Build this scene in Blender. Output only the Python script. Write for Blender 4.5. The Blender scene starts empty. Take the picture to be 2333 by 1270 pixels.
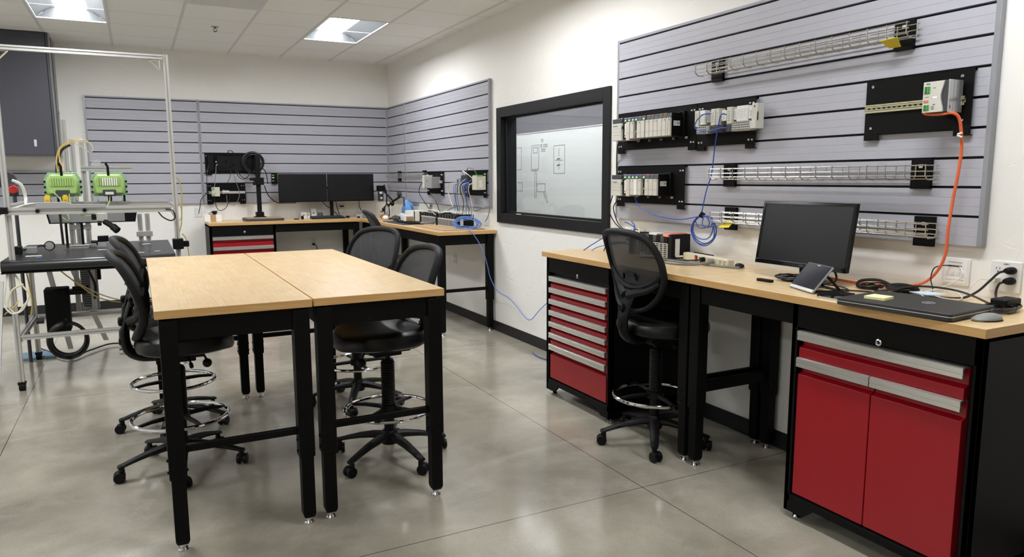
import bpy, bmesh, math, random
from mathutils import Vector, Matrix, noise
PI = math.pi
C = bpy.context.scene.collection
scn = bpy.context.scene
R = math.radians

# ---------------------------------------------------------------- camera, world, exposure
cam = bpy.data.cameras.new('camera'); cam_o = bpy.data.objects.new('camera', cam); C.objects.link(cam_o)
cam.sensor_fit = 'HORIZONTAL'; cam.sensor_width = 36.0
cam.lens = 1646.6 / 2333 * 36.0
cam.clip_start = 0.05; cam.clip_end = 60
YAW, PITCH, ROLL = 0.4765, -0.1384, -0.0047
fw = Vector((math.sin(YAW)*math.cos(PITCH), math.cos(YAW)*math.cos(PITCH), math.sin(PITCH)))
rt = Vector((math.cos(YAW), -math.sin(YAW), 0)); up = rt.cross(fw)
r2 = rt*math.cos(ROLL) + up*math.sin(ROLL); u2 = -rt*math.sin(ROLL) + up*math.cos(ROLL)
m = Matrix((r2, u2, -fw)).transposed().to_4x4(); m.translation = Vector((0, 0, 1.5))
cam_o.matrix_world = m
scn.camera = cam_o
w = bpy.data.worlds.new('world'); scn.world = w; w.use_nodes = True
w.node_tree.nodes['Background'].inputs[0].default_value = (0.8, 0.85, 0.9, 1)
w.node_tree.nodes['Background'].inputs[1].default_value = 0.05
vs = scn.view_settings
vs.view_transform = 'Standard'; vs.look = 'None'; vs.gamma = 1.0; vs.use_curve_mapping = False
vs.exposure = 1.82
LIGHT = 14.0      # radiance of the troffer lenses

# ---------------------------------------------------------------- materials
MATS = {}
def srgb(r, g, b):
    f = lambda c: (c/255/12.92) if c/255 <= 0.04045 else ((c/255+0.055)/1.055)**2.4
    return (f(r), f(g), f(b), 1)
def mat(name, col=(128, 128, 128), rough=0.5, metal=0.0, spec=0.5, emis=None, es=0, bump=0, bscale=200, var=0, vscale=8, trans=0, alpha=1, coat=0):
    if name in MATS: return MATS[name]
    m = bpy.data.materials.new(name); m.use_nodes = True; nt = m.node_tree; b = nt.nodes['Principled BSDF']
    c = srgb(*col); b.inputs['Base Color'].default_value = c
    b.inputs['Roughness'].default_value = rough; b.inputs['Metallic'].default_value = metal
    b.inputs['Specular IOR Level'].default_value = spec
    if coat: b.inputs['Coat Weight'].default_value = coat; b.inputs['Coat Roughness'].default_value = 0.1
    if emis: b.inputs['Emission Color'].default_value = srgb(*emis); b.inputs['Emission Strength'].default_value = es
    if trans: b.inputs['Transmission Weight'].default_value = trans
    if alpha < 1: b.inputs['Alpha'].default_value = alpha
    tc = nt.nodes.new('ShaderNodeTexCoord')
    if var:
        n = nt.nodes.new('ShaderNodeTexNoise'); n.inputs['Scale'].default_value = vscale; n.inputs['Detail'].default_value = 4
        nt.links.new(tc.outputs['Object'], n.inputs['Vector'])
        mx = nt.nodes.new('ShaderNodeMix'); mx.data_type = 'RGBA'
        mx.inputs[6].default_value = tuple(v*(1-var) for v in c[:3])+(1,); mx.inputs[7].default_value = tuple(min(1, v*(1+var)) for v in c[:3])+(1,)
        nt.links.new(n.outputs['Fac'], mx.inputs[0]); nt.links.new(mx.outputs[2], b.inputs['Base Color'])
    if bump:
        n2 = nt.nodes.new('ShaderNodeTexNoise'); n2.inputs['Scale'].default_value = bscale; n2.inputs['Detail'].default_value = 3
        nt.links.new(tc.outputs['Object'], n2.inputs['Vector'])
        bp = nt.nodes.new('ShaderNodeBump'); bp.inputs['Strength'].default_value = bump; bp.inputs['Distance'].default_value = 0.002
        nt.links.new(n2.outputs['Fac'], bp.inputs['Height']); nt.links.new(bp.outputs[0], b.inputs['Normal'])
    MATS[name] = m; return m

class NT:
    """tiny helper to wire shader nodes"""
    def __init__(s, name):
        s.m = bpy.data.materials.new(name); s.m.use_nodes = True; s.t = s.m.node_tree; s.b = s.t.nodes['Principled BSDF']; MATS[name] = s.m
    def n(s, typ, ins=None, **kw):
        o = s.t.nodes.new('ShaderNode'+typ)
        for k, v in kw.items(): setattr(o, k, v)
        for k, v in (ins or {}).items():
            if hasattr(v, 'links') or isinstance(v, bpy.types.NodeSocket): s.t.links.new(v, o.inputs[k])
            else: o.inputs[k].default_value = v
        return o
    def l(s, a, b): s.t.links.new(a, b)
    def math(s, op, a, b=None, c=None):
        ins = {0: a}
        if b is not None: ins[1] = b
        if c is not None: ins[2] = c
        return s.n('Math', ins, operation=op).outputs[0]
    def mix(s, fac, a, b):
        o = s.n('Mix', None, data_type='RGBA')
        for i, v in ((0, fac), (6, a), (7, b)):
            if isinstance(v, bpy.types.NodeSocket): s.l(v, o.inputs[i])
            else: o.inputs[i].default_value = v
        return o.outputs[2]

# painted wall with a knocked-down trowel texture
k = NT('wall_paint'); tc = k.n('TexCoord').outputs['Object']
nz = k.n('TexNoise', {'Vector': tc, 'Scale': 2.2, 'Detail': 3.0})
wv = k.n('Mix', {0: 0.16}, data_type='VECTOR'); k.l(tc, wv.inputs[4]); k.l(nz.outputs['Color'], wv.inputs[5])
nz2 = k.n('TexNoise', {'Vector': tc, 'Scale': 7.0, 'Detail': 3.0})
wv2 = k.n('Mix', {0: 0.06}, data_type='VECTOR'); k.l(wv.outputs[1], wv2.inputs[4]); k.l(nz2.outputs['Color'], wv2.inputs[5])
vo = k.n('TexVoronoi', {'Vector': wv2.outputs[1], 'Scale': 7.5}, feature='DISTANCE_TO_EDGE')
msk = k.n('TexNoise', {'Vector': tc, 'Scale': 5.0, 'Detail': 2.0})
rdg = k.math('SMOOTH_MIN', vo.outputs['Distance'], 0.05, 0.02)
mk = k.n('MapRange', {0: msk.outputs['Fac'], 1: 0.50, 2: 0.64, 3: 0.0, 4: 1.0})
hh = k.math('MULTIPLY', rdg, mk.outputs[0])
fine = k.n('TexNoise', {'Vector': tc, 'Scale': 40.0, 'Detail': 3.0})
h2 = k.math('MULTIPLY_ADD', fine.outputs['Fac'], 0.004, hh)
bp = k.n('Bump', {'Height': h2, 'Strength': 0.7, 'Distance': 0.045}); k.l(bp.outputs[0], k.b.inputs['Normal'])
k.b.inputs['Base Color'].default_value = srgb(234, 232, 227); k.b.inputs['Roughness'].default_value = 0.62

# polished concrete floor with saw-cut joints
k = NT('polished_concrete'); tc = k.n('TexCoord').outputs['Object']
n1 = k.n('TexNoise', {'Vector': tc, 'Scale': 1.2, 'Detail': 8.0, 'Roughness': 0.62, 'Distortion': 0.2})
n2 = k.n('TexNoise', {'Vector': tc, 'Scale': 3.0, 'Detail': 7.0, 'Roughness': 0.65, 'Distortion': 0.3})
n3 = k.n('TexNoise', {'Vector': tc, 'Scale': 220.0, 'Detail': 2.0})
f1 = k.n('MapRange', {0: n1.outputs['Fac'], 1: 0.32, 2: 0.68, 3: 0.0, 4: 1.0}).outputs[0]
c1 = k.mix(f1, srgb(134, 129, 116), srgb(178, 172, 157))
f2 = k.n('MapRange', {0: n2.outputs['Fac'], 1: 0.50, 2: 0.78, 3: 0.0, 4: 0.35}).outputs[0]
c2 = k.mix(f2, c1, srgb(200, 196, 185))
f3 = k.n('MapRange', {0: n3.outputs['Fac'], 1: 0.56, 2: 0.72, 3: 0.0, 4: 0.6}).outputs[0]
c3 = k.mix(f3, c2, srgb(92, 86, 74))
mp = k.n('Mapping', {'Vector': tc, 'Scale': (0.9, 2.6, 1.0), 'Rotation': (0, 0, R(35))})
n4 = k.n('TexNoise', {'Vector': mp.outputs[0], 'Scale': 1.6, 'Detail': 8.0, 'Distortion': 0.8})
f4 = k.n('MapRange', {0: n4.outputs['Fac'], 1: 0.60, 2: 0.74, 3: 0.0, 4: 0.28}).outputs[0]
c4 = k.mix(f4, c3, srgb(198, 195, 186))
sx = k.n('SeparateXYZ', {0: tc})
def joint(out, at, step):
    a = k.math('ADD', out, -at + 40*step); bb = k.math('MODULO', a, step)
    c = k.math('MINIMUM', bb, k.math('SUBTRACT', step, bb)); return k.math('LESS_THAN', c, 0.0022)
jn = k.math('MAXIMUM', joint(sx.outputs[0], 2.10, 2.86), joint(sx.outputs[1], 2.69, 3.05))
c5 = k.mix(jn, c4, srgb(70, 66, 58))
k.l(c5, k.b.inputs['Base Color'])
rr = k.n('MapRange', {0: n2.outputs['Fac'], 1: 0.3, 2: 0.7, 3: 0.09, 4: 0.22}).outputs[0]; k.l(rr, k.b.inputs['Roughness'])
k.b.inputs['Specular IOR Level'].default_value = 0.6
bp = k.n('Bump', {'Height': n2.outputs['Fac'], 'Strength': 0.05, 'Distance': 0.02}); k.l(bp.outputs[0], k.b.inputs['Normal'])

# acoustic ceiling tile: faint score lines every 610 mm
k = NT('ceiling_tile'); tc = k.n('TexCoord').outputs['Object']
n1 = k.n('TexNoise', {'Vector': tc, 'Scale': 260.0, 'Detail': 2.0})
c = k.mix(n1.outputs['Fac'], srgb(236, 236, 233), srgb(246, 246, 243)); k.l(c, k.b.inputs['Base Color'])
bp = k.n('Bump', {'Height': n1.outputs['Fac'], 'Strength': 0.25, 'Distance': 0.002}); k.l(bp.outputs[0], k.b.inputs['Normal'])
k.b.inputs['Roughness'].default_value = 0.9

# bamboo worktop: short staggered strips
def bamboo(name, along):
    k = NT(name); tc = k.n('TexCoord').outputs['Object']
    rot = (0, 0, 0) if along == 'x' else (0, 0, R(90))
    mp = k.n('Mapping', {'Vector': tc, 'Rotation': rot})
    wn = k.n('TexNoise', {'Vector': mp.outputs[0], 'Scale': 2.5, 'Detail': 2.0})
    br = k.n('TexBrick', {'Vector': mp.outputs[0], 'Color1': srgb(231, 205, 160), 'Color2': srgb(222, 193, 144), 'Mortar': srgb(225, 197, 150),
                          'Scale': 1.0, 'Mortar Size': 0.0016, 'Mortar Smooth': 0.6, 'Bias': 0.1, 'Brick Width': 0.16, 'Row Height': 0.034})
    br.offset = 0.43; br.offset_frequency = 2; br.squash = 0.55; br.squash_frequency = 3
    pm = k.n('TexNoise', {'Vector': mp.outputs[0], 'Scale': 9.0, 'Detail': 2.0})
    pf = k.n('MapRange', {0: pm.outputs['Fac'], 1: 0.47, 2: 0.62, 3: 0.0, 4: 0.75}).outputs[0]
    jf = k.math('MULTIPLY', pf, br.outputs['Fac'])
    brc = k.mix(jf, br.outputs['Color'], srgb(172, 132, 84))
    m2 = k.n('Mapping', {'Vector': mp.outputs[0], 'Scale': (3.0, 90.0, 40.0)})
    gr = k.n('TexNoise', {'Vector': m2.outputs[0], 'Scale': 1.6, 'Detail': 4.0})
    f = k.n('MapRange', {0: gr.outputs['Fac'], 1: 0.35, 2: 0.75, 3: 0.0, 4: 0.42}).outputs[0]
    c = k.mix(f, brc, srgb(206, 171, 120))
    m3 = k.n('Mapping', {'Vector': mp.outputs[0], 'Scale': (7.0, 70.0, 1.0)})
    kn = k.n('TexNoise', {'Vector': m3.outputs[0], 'Scale': 1.0, 'Detail': 2.0})
    f2 = k.n('MapRange', {0: kn.outputs['Fac'], 1: 0.62, 2: 0.72, 3: 0.0, 4: 0.25}).outputs[0]
    c = k.mix(f2, c, srgb(178, 134, 84))
    k.l(c, k.b.inputs['Base Color']); k.b.inputs['Roughness'].default_value = 0.32; k.b.inputs['Coat Weight'].default_value = 0.25; k.b.inputs['Coat Roughness'].default_value = 0.18
bamboo('bamboo_x', 'x'); bamboo('bamboo_y', 'y')
k = NT('bamboo_edge'); tc = k.n('TexCoord').outputs['Object']
mp = k.n('Mapping', {'Vector': tc, 'Scale': (4.0, 4.0, 120.0)})
n1 = k.n('TexNoise', {'Vector': mp.outputs[0], 'Scale': 1.5, 'Detail': 3.0})
c = k.mix(n1.outputs['Fac'], srgb(222, 182, 122), srgb(180, 134, 78)); k.l(c, k.b.inputs['Base Color']); k.b.inputs['Roughness'].default_value = 0.4

mat('slat_grey', (171, 171, 180), 0.42, var=0.03, vscale=30, bump=0.15, bscale=500)
mat('slat_edge', (150, 152, 158), 0.35, 0.3)
mat('slot_black', (22, 24, 28), 0.6)
mat('black_steel', (5, 5, 5), 0.5, 0.0, 0.15, bump=0.12, bscale=900)
mat('black_matte', (5, 5, 5), 0.7, 0, 0.2)
mat('black_plastic', (8, 8, 9), 0.45, 0, 0.22, bump=0.2, bscale=1200)
mat('black_soft', (24, 25, 26), 0.6, 0, 0.25)
mat('black_vinyl', (7, 7, 8), 0.33, 0, 0.35, bump=0.3, bscale=300)
mat('black_gloss', (10, 11, 14), 0.12, 0, 0.5)
mat('screen_black', (15, 16, 20), 0.28, 0, 0.5, var=0.3, vscale=60)
mat('chrome', (215, 215, 218), 0.07, 1.0)
mat('aluminium', (202, 202, 199), 0.38, 0.6)
mat('brushed_steel', (222, 221, 216), 0.22, 0.8)
mat('galvanised', (182, 180, 172), 0.3, 0.85)
mat('red_paint', (154, 5, 25), 0.33, 0, 0.5, var=0.06, vscale=200, bump=0.1, bscale=900)
mat('white_plastic', (226, 225, 222), 0.35)
mat('white_paper', (235, 234, 230), 0.8)
mat('beige_plastic', (196, 194, 184), 0.5, var=0.03)
mat('ivory_plastic', (205, 198, 172), 0.42)
mat('grey_plastic', (138, 140, 140), 0.45)
mat('dark_grey', (58, 60, 64), 0.5)
mat('enclosure_grey', (66, 66, 74), 0.45, 0.0, 0.4, var=0.05)
mat('enclosure_light', (150, 150, 150), 0.5)
mat('orange_cable', (228, 108, 66), 0.45)
mat('blue_cable', (34, 74, 168), 0.4)
mat('pale_blue_cable', (98, 138, 208), 0.4)
mat('yellow_cable', (214, 186, 92), 0.45)
mat('cream_cable', (214, 208, 172), 0.5)
mat('white_cable', (215, 213, 206), 0.45)
mat('grey_cable', (120, 122, 122), 0.45)
mat('black_cable', (14, 14, 15), 0.4)
mat('earth_lead', (168, 190, 118), 0.45)
mat('yellow_tag', (226, 202, 40), 0.5)
mat('green_led', (120, 255, 130), 0.4, emis=(120, 255, 120), es=3)
mat('green_plastic', (90, 175, 85), 0.5)
mat('lamp_green', (166, 200, 118), 0.4, var=0.04)
mat('lamp_lens_green', (150, 190, 150), 0.2)
mat('red_plastic', (200, 40, 42), 0.4)
mat('salmon', (220, 120, 100), 0.5)
mat('orange_plastic', (235, 110, 60), 0.5)
mat('yellow_plastic', (232, 196, 60), 0.45)
mat('cardboard', (178, 148, 112), 0.85, var=0.08, vscale=30)
mat('brown_tape', (180, 146, 104), 0.5)
mat('blue_bag', (108, 160, 222), 0.4)
mat('post_it', (243, 238, 176), 0.8)
mat('label_white', (222, 222, 218), 0.6)
mat('ink', (35, 36, 40), 0.7)
mat('grey_ink', (110, 112, 112), 0.7)
mat('rail_zinc', (196, 192, 160), 0.3, 0.8)
mat('rubber', (12, 12, 12), 0.8)
mat('baseboard_black', (20, 20, 21), 0.5)
mat('window_frame', (20, 21, 24), 0.4, 0.3)
mat('reflector_white', (232, 234, 234), 0.5)
mat('reflector', (74, 77, 79), 0.6)  # white reflector in truth; colour darkened to offset the glow of the lens
mat('lens', (255, 255, 255), 0.5, emis=(250, 252, 255), es=LIGHT)
mat('copper_brown', (150, 96, 70), 0.45)
mat('hazy_plastic', (205, 203, 184), 0.3)
mat('clear_plastic', (222, 226, 226), 0.12, alpha=0.35)
mat('tablet_screen', (24, 27, 44), 0.08, var=0.8, vscale=9)
mat('laptop_grey', (44, 44, 44), 0.5, bump=0.1, bscale=800)
mat('whiteboard', (238, 240, 239), 0.3)
mat('beyond_wall', (112, 110, 116), 0.7)

def glass_mat():
    m = bpy.data.materials.new('window_glass'); m.use_nodes = True; t = m.node_tree; t.nodes.clear()
    o = t.nodes.new('ShaderNodeOutputMaterial'); tr = t.nodes.new('ShaderNodeBsdfTransparent'); gl = t.nodes.new('ShaderNodeBsdfGlossy')
    tr.inputs[0].default_value = (0.92, 0.945, 0.94, 1); gl.inputs['Roughness'].default_value = 0.02
    lw = t.nodes.new('ShaderNodeLayerWeight'); lw.inputs[0].default_value = 0.5; fr = t.nodes.new('ShaderNodeMapRange'); pw = t.nodes.new('ShaderNodeMath'); pw.operation = 'POWER'; pw.inputs[1].default_value = 5.0; t.links.new(lw.outputs['Facing'], pw.inputs[0]); fr.inputs[3].default_value = 0.04; fr.inputs[4].default_value = 0.85; t.links.new(pw.outputs[0], fr.inputs[0])
    mx = t.nodes.new('ShaderNodeMixShader'); t.links.new(fr.outputs[0], mx.inputs[0]); t.links.new(tr.outputs[0], mx.inputs[1]); t.links.new(gl.outputs[0], mx.inputs[2])
    t.links.new(mx.outputs[0], o.inputs[0]); MATS['window_glass'] = m
glass_mat()
def mesh_fabric():
    m = bpy.data.materials.new('mesh_fabric'); m.use_nodes = True; t = m.node_tree; b = t.nodes['Principled BSDF']
    b.inputs['Base Color'].default_value = srgb(52, 53, 56); b.inputs['Roughness'].default_value = 0.7
    tc = t.nodes.new('ShaderNodeTexCoord'); sp = t.nodes.new('ShaderNodeSeparateXYZ'); t.links.new(tc.outputs['Object'], sp.inputs[0])
    mu = t.nodes.new('ShaderNodeMath'); mu.operation = 'MULTIPLY'; mu.inputs[1].default_value = 2*PI/0.0055; t.links.new(sp.outputs[2], mu.inputs[0])
    sn = t.nodes.new('ShaderNodeMath'); sn.operation = 'SINE'; t.links.new(mu.outputs[0], sn.inputs[0])
    gt = t.nodes.new('ShaderNodeMapRange'); gt.inputs[1].default_value = 0.3; gt.inputs[2].default_value = 0.8; gt.inputs[3].default_value = 1.0; gt.inputs[4].default_value = 0.82
    t.links.new(sn.outputs[0], gt.inputs[0]); t.links.new(gt.outputs[0], b.inputs['Alpha']); MATS['mesh_fabric'] = m
mesh_fabric()

# ---------------------------------------------------------------- mesh builder
def frame_from(d):
    d = d.normalized(); a = Vector((0, 0, 1)) if abs(d.z) < 0.9 else Vector((1, 0, 0))
    x = d.cross(a).normalized(); return x, d.cross(x).normalized()
class MB:
    def __init__(s): s.bm = bmesh.new(); s.mi = 0; s.M = Matrix.Identity(4)
    def use(s, i): s.mi = i; return s
    def face(s, vs):
        try: f = s.bm.faces.new(vs); f.material_index = s.mi; return f
        except ValueError: return None
    def v(s, p): return s.bm.verts.new(s.M @ Vector(p))
    def box(s, x0, x1, y0, y1, z0, z1):
        if x0 > x1: x0, x1 = x1, x0
        if y0 > y1: y0, y1 = y1, y0
        if z0 > z1: z0, z1 = z1, z0
        v = [s.v(p) for p in ((x0,y0,z0),(x1,y0,z0),(x1,y1,z0),(x0,y1,z0),(x0,y0,z1),(x1,y0,z1),(x1,y1,z1),(x0,y1,z1))]
        for f in ((0,3,2,1),(4,5,6,7),(0,1,5,4),(1,2,6,5),(2,3,7,6),(3,0,4,7)): s.face([v[i] for i in f])
        return s
    def rings(s, rings, closed=False, cap=True):
        vr = [[s.v(p) for p in r] for r in rings]; n = len(vr[0])
        m = len(vr)
        for i in range(m if closed else m-1):
            a, b = vr[i], vr[(i+1) % m]
            for j in range(n): s.face([a[j], a[(j+1) % n], b[(j+1) % n], b[j]])
        if cap and not closed: s.face(vr[0][::-1]); s.face(vr[-1])
        return s
    def prism(s, poly, ax, a, b):
        """poly of 2D points on the plane normal to axis ax, from a to b"""
        def P(u, w, t): return {'x': (t, u, w), 'y': (u, t, w), 'z': (u, w, t)}[ax]
        return s.rings([[P(u, w, a) for u, w in poly], [P(u, w, b) for u, w in poly]])
    def cyl(s, p0, p1, r, n=16, r2=None):
        p0, p1 = Vector(p0), Vector(p1); x, y = frame_from(p1-p0); r2 = r if r2 is None else r2
        return s.rings([[c + (x*math.cos(2*PI*k/n)+y*math.sin(2*PI*k/n))*q for k in range(n)] for c, q in ((p0, r), (p1, r2))])
    def lathe(s, prof, c=(0, 0, 0), n=24, ax='z'):
        c = Vector(c); rs = []
        for r, h in prof:
            r = max(r, 1e-5); rg = []
            for k in range(n):
                a = 2*PI*k/n; u, w = r*math.cos(a), r*math.sin(a)
                rg.append(c + Vector({'z': (u, w, h), 'x': (h, u, w), 'y': (w, h, u)}[ax]))
            rs.append(rg)
        return s.rings(rs)
    def tube(s, pts, r, n=8, closed=False, flat=1.0):
        pts = [Vector(p) for p in pts]; m = len(pts); rs = []; x = None
        for i in range(m):
            if closed: d = pts[(i+1) % m]-pts[i-1]
            else: d = pts[min(i+1, m-1)]-pts[max(i-1, 0)]
            if d.length < 1e-9: d = Vector((0, 0, 1))
            d.normalize()
            if x is None: x, y = frame_from(d)
            else:
                x = (x - d*x.dot(d)); x = x.normalized() if x.length > 1e-6 else frame_from(d)[0]; y = d.cross(x)
            q = r[i] if isinstance(r, (list, tuple)) else r
            rs.append([pts[i] + x*(q*math.cos(2*PI*k/n)) + y*(q*flat*math.sin(2*PI*k/n)) for k in range(n)])
        return s.rings(rs, closed=closed)
    def ell(s, c, rx, ry, rz, n=16, m=10):
        rs = []
        for i in range(m+1):
            t = PI*i/m; q = max(math.sin(t), 1e-4)
            rs.append([Vector(c)+Vector((rx*q*math.cos(2*PI*k/n), ry*q*math.sin(2*PI*k/n), -rz*math.cos(t))) for k in range(n)])
        return s.rings(rs)
    def rbox(s, cx, cy, z0, z1, lx, ly, r, n=5, taper=0):
        """rounded rectangle plate in xy"""
        def ring(z, q):
            P = []
            for sx, sy, a0 in ((1, 1, 0), (-1, 1, 90), (-1, -1, 180), (1, -1, 270)):
                for k in range(n+1):
                    a = R(a0+90*k/n); P.append((cx+sx*(lx/2-q-r)+r*math.cos(a), cy+sy*(ly/2-q-r)+r*math.sin(a), z))
            return P
        return s.rings([ring(z0, taper), ring(z0+min(0.002, (z1-z0)*.3), 0), ring(z1-min(0.002, (z1-z0)*.3), 0), ring(z1, taper)])

ORG = {}
def root_loc(o):
    while o is not None:
        if o.name in ORG: return ORG[o.name]
        o = o.parent
    return Vector((0, 0, 0))
def tag(o, label=None, cat=None, group=None, kind=None):
    if label: o['label'] = label
    if cat: o['category'] = cat
    if group: o['group'] = group
    if kind: o['kind'] = kind
    return o
def thing(name, label, cat, loc=(0, 0, 0), rz=0, group=None, local=False):
    o = bpy.data.objects.new(name, None); o.empty_display_size = 0.05; C.objects.link(o)
    o.location = loc; o.rotation_euler = (0, 0, rz)
    ORG[o.name] = Vector((0, 0, 0)) if local else Vector(loc)
    return tag(o, label, cat, group)
def build(mb, name, mats, parent=None, bev=0, smooth=True, label=None, seg=2, sub=0, org=None):
    """link the builder's shapes as one mesh object; world coordinates unless the root is local"""
    off = root_loc(parent) if parent is not None else (Vector(org) if org is not None else Vector((0, 0, 0)))
    if parent is None and org is None:
        vsx = [v.co for v in mb.bm.verts]
        if vsx:
            off = Vector(((min(c.x for c in vsx)+max(c.x for c in vsx))/2, (min(c.y for c in vsx)+max(c.y for c in vsx))/2, min(c.z for c in vsx)))
    for v in mb.bm.verts: v.co -= off
    bmesh.ops.recalc_face_normals(mb.bm, faces=mb.bm.faces)
    me = bpy.data.meshes.new(name); mb.bm.to_mesh(me); mb.bm.free()
    for q in (mats if isinstance(mats, (list, tuple)) else [mats]): me.materials.append(MATS[q])
    o = bpy.data.objects.new(name, me); C.objects.link(o)
    if parent is not None: o.parent = parent
    else: o.location = off; ORG[o.name] = off
    if smooth:
        for p in me.polygons: p.use_smooth = True
        try: me.set_sharp_from_angle(angle=R(35))
        except Exception: pass
    if bev:
        b = o.modifiers.new('bevel', 'BEVEL'); b.width = bev; b.segments = seg; b.limit_method = 'ANGLE'; b.angle_limit = R(40)
    if sub:
        sm = o.modifiers.new('sub', 'SUBSURF'); sm.levels = sub; sm.render_levels = sub
    if label: o['label'] = label
    return o
def struct(mb, name, mats, parent=None, **k):
    o = build(mb, name, mats, parent, org=(0, 0, 0) if parent is None else None, **k)
    if parent is None: o['kind'] = 'structure'
    return o
def copy_thing(root, loc, rz, label, group=None):
    def cp(o, par):
        c = o.copy(); C.objects.link(c); c.parent = par
        for ch in [q for q in bpy.data.objects if q.parent == o]: cp(ch, c)
        return c
    r = cp(root, None); r.location = loc; r.rotation_euler = (0, 0, rz); r['label'] = label
    if group: r['group'] = group
    return r
def spline(P, n=8, closed=False):
    P = [Vector(p) for p in P]; out = []; m = len(P)
    if m == 2: return P
    for i in range(m if closed else m-1):
        if closed: a, b, c, d = P[i-1], P[i], P[(i+1) % m], P[(i+2) % m]
        else: a, b, c, d = P[max(i-1, 0)], P[i], P[i+1], P[min(i+2, m-1)]
        for k in range(n):
            t = k/n; t2 = t*t; t3 = t2*t
            out.append(0.5*((2*b)+(c-a)*t+(2*a-5*b+4*c-d)*t2+(3*b-a-3*c+d)*t3))
    if not closed: out.append(P[-1])
    return out
def cable(name, P, r, m, label, cat='cable', group=None, parent=None, closed=False, n=8):
    mb = MB().tube(spline(P, n, closed), r, 8, closed)
    o = build(mb, name, m, parent)
    if parent is None: tag(o, label, cat, group)
    return o
def text_mesh(txt, size, mtx, m, name, parent):
    """raised lettering as a mesh; mtx places it in the root's space"""
    cu = bpy.data.curves.new('t', 'FONT'); cu.body = txt; cu.size = size; cu.extrude = 0.0004; cu.align_x = 'CENTER'; cu.align_y = 'CENTER'
    to = bpy.data.objects.new('t', cu); C.objects.link(to); bpy.context.view_layer.update()
    me = bpy.data.meshes.new_from_object(to.evaluated_get(bpy.context.evaluated_depsgraph_get()))
    bpy.data.objects.remove(to); me.transform(mtx); me.materials.clear(); me.materials.append(MATS[m])
    me.transform(Matrix.Translation(-root_loc(parent)))
    me.name = name; o = bpy.data.objects.new(name, me); C.objects.link(o); o.parent = parent; return o
def wall_r_mtx(x, y, z):   # text on the right wall, read from -x side, left = +y
    return Matrix.Translation((x, y, z)) @ Matrix(((0, 0, -1, 0), (-1, 0, 0, 0), (0, 1, 0, 0), (0, 0, 0, 1)))

# ---------------------------------------------------------------- the room
XR, YB, ZC = 3.09, 9.60, 3.005
XL, YF = -4.6, -4.4
WY0, WY1, WZ0, WZ1 = 4.435, 6.225, 1.115, 2.115
struct(MB().box(XL-.1, XR+.1, YF-.1, YB+.1, -0.1, 0), 'floor', 'polished_concrete', smooth=False)
# ceiling in one slab with openings for the troffers
TX0, TY0 = -0.123, 7.027        # tile grid origin
lights = [(-0.428, 7.637), (2.012, 7.637), (-2.868, 7.637), (-0.428, 4.587), (2.012, 4.587), (-2.868, 4.587),
          (-2.868, 1.537), (-2.868, -1.513), (2.012, 1.537)]  # last troffer is unseen, added to brighten the upper right wall
mb = MB()
xs = sorted({XL-.1, XR+.1} | {lx+s*0.293 for lx, _ in lights for s in (-1, 1)})
ys = sorted({YF-.1, YB+.1} | {ly+s*0.598 for _, ly in lights for s in (-1, 1)})
for i in range(len(xs)-1):
    for j in range(len(ys)-1):
        cx, cy = (xs[i]+xs[i+1])/2, (ys[j]+ys[j+1])/2
        if any(abs(cx-lx) < 0.29 and abs(cy-ly) < 0.59 for lx, ly in lights): continue
        mb.box(xs[i], xs[i+1], ys[j], ys[j+1], ZC, ZC+0.05)
struct(mb, 'ceiling', 'ceiling_tile', smooth=False)
struct(MB().box(XL-.1, XR+.1, YF-.1, YB+.1, ZC+0.30, ZC+0.32), 'ceiling.001', 'ceiling_tile', smooth=False)
mb = MB()
x = TX0 - 7*0.61
while x < XR: mb.box(x-0.012, x+0.012, YF, YB, ZC-0.003, ZC+0.001); x += 0.61
mb2 = MB(); y = TY0 - 18*0.61
while y < YB: mb2.box(XL, XR, y-0.0035, y+0.0035, ZC-0.0012, ZC+0.001); y += 0.61
struct(mb, 'trim_1', 'enclosure_light', smooth=False); MATS['grid'] = mat('grid_white', (214, 214, 212), 0.5)
bpy.data.objects['trim_1'].data.materials[0] = MATS['grid']
struct(mb2, 'trim_2', 'grid', smooth=False)
struct(MB().box(XL-.1, XR+.1, YB, YB+.1, 0, ZC+.3), 'wall_back', 'wall_paint', smooth=False)
struct(MB().box(XL-.1, XL, YF-.1, YB, 0, ZC+.3), 'wall_left', 'wall_paint', smooth=False)
struct(MB().box(XL, XR, YF-.1, YF, 0, ZC+.3), 'wall_front', 'wall_paint', smooth=False)
mb = MB(); T = 0.14
mb.box(XR, XR+T, YF-.1, WY0, 0, ZC+.3).box(XR, XR+T, WY1, YB, 0, ZC+.3).box(XR, XR+T, WY0, WY1, 0, WZ0).box(XR, XR+T, WY0, WY1, WZ1, ZC+.3)
struct(mb, 'wall_right', 'wall_paint', smooth=False)
struct(MB().box(XR-0.008, XR, YF, YB-0.008, 0, 0.098), 'baseboard_right', 'baseboard_black', bev=0.002)
struct(MB().box(XL, XR-0.008, YB-0.008, YB, 0, 0.098), 'baseboard_back', 'baseboard_black', bev=0.002)

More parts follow.
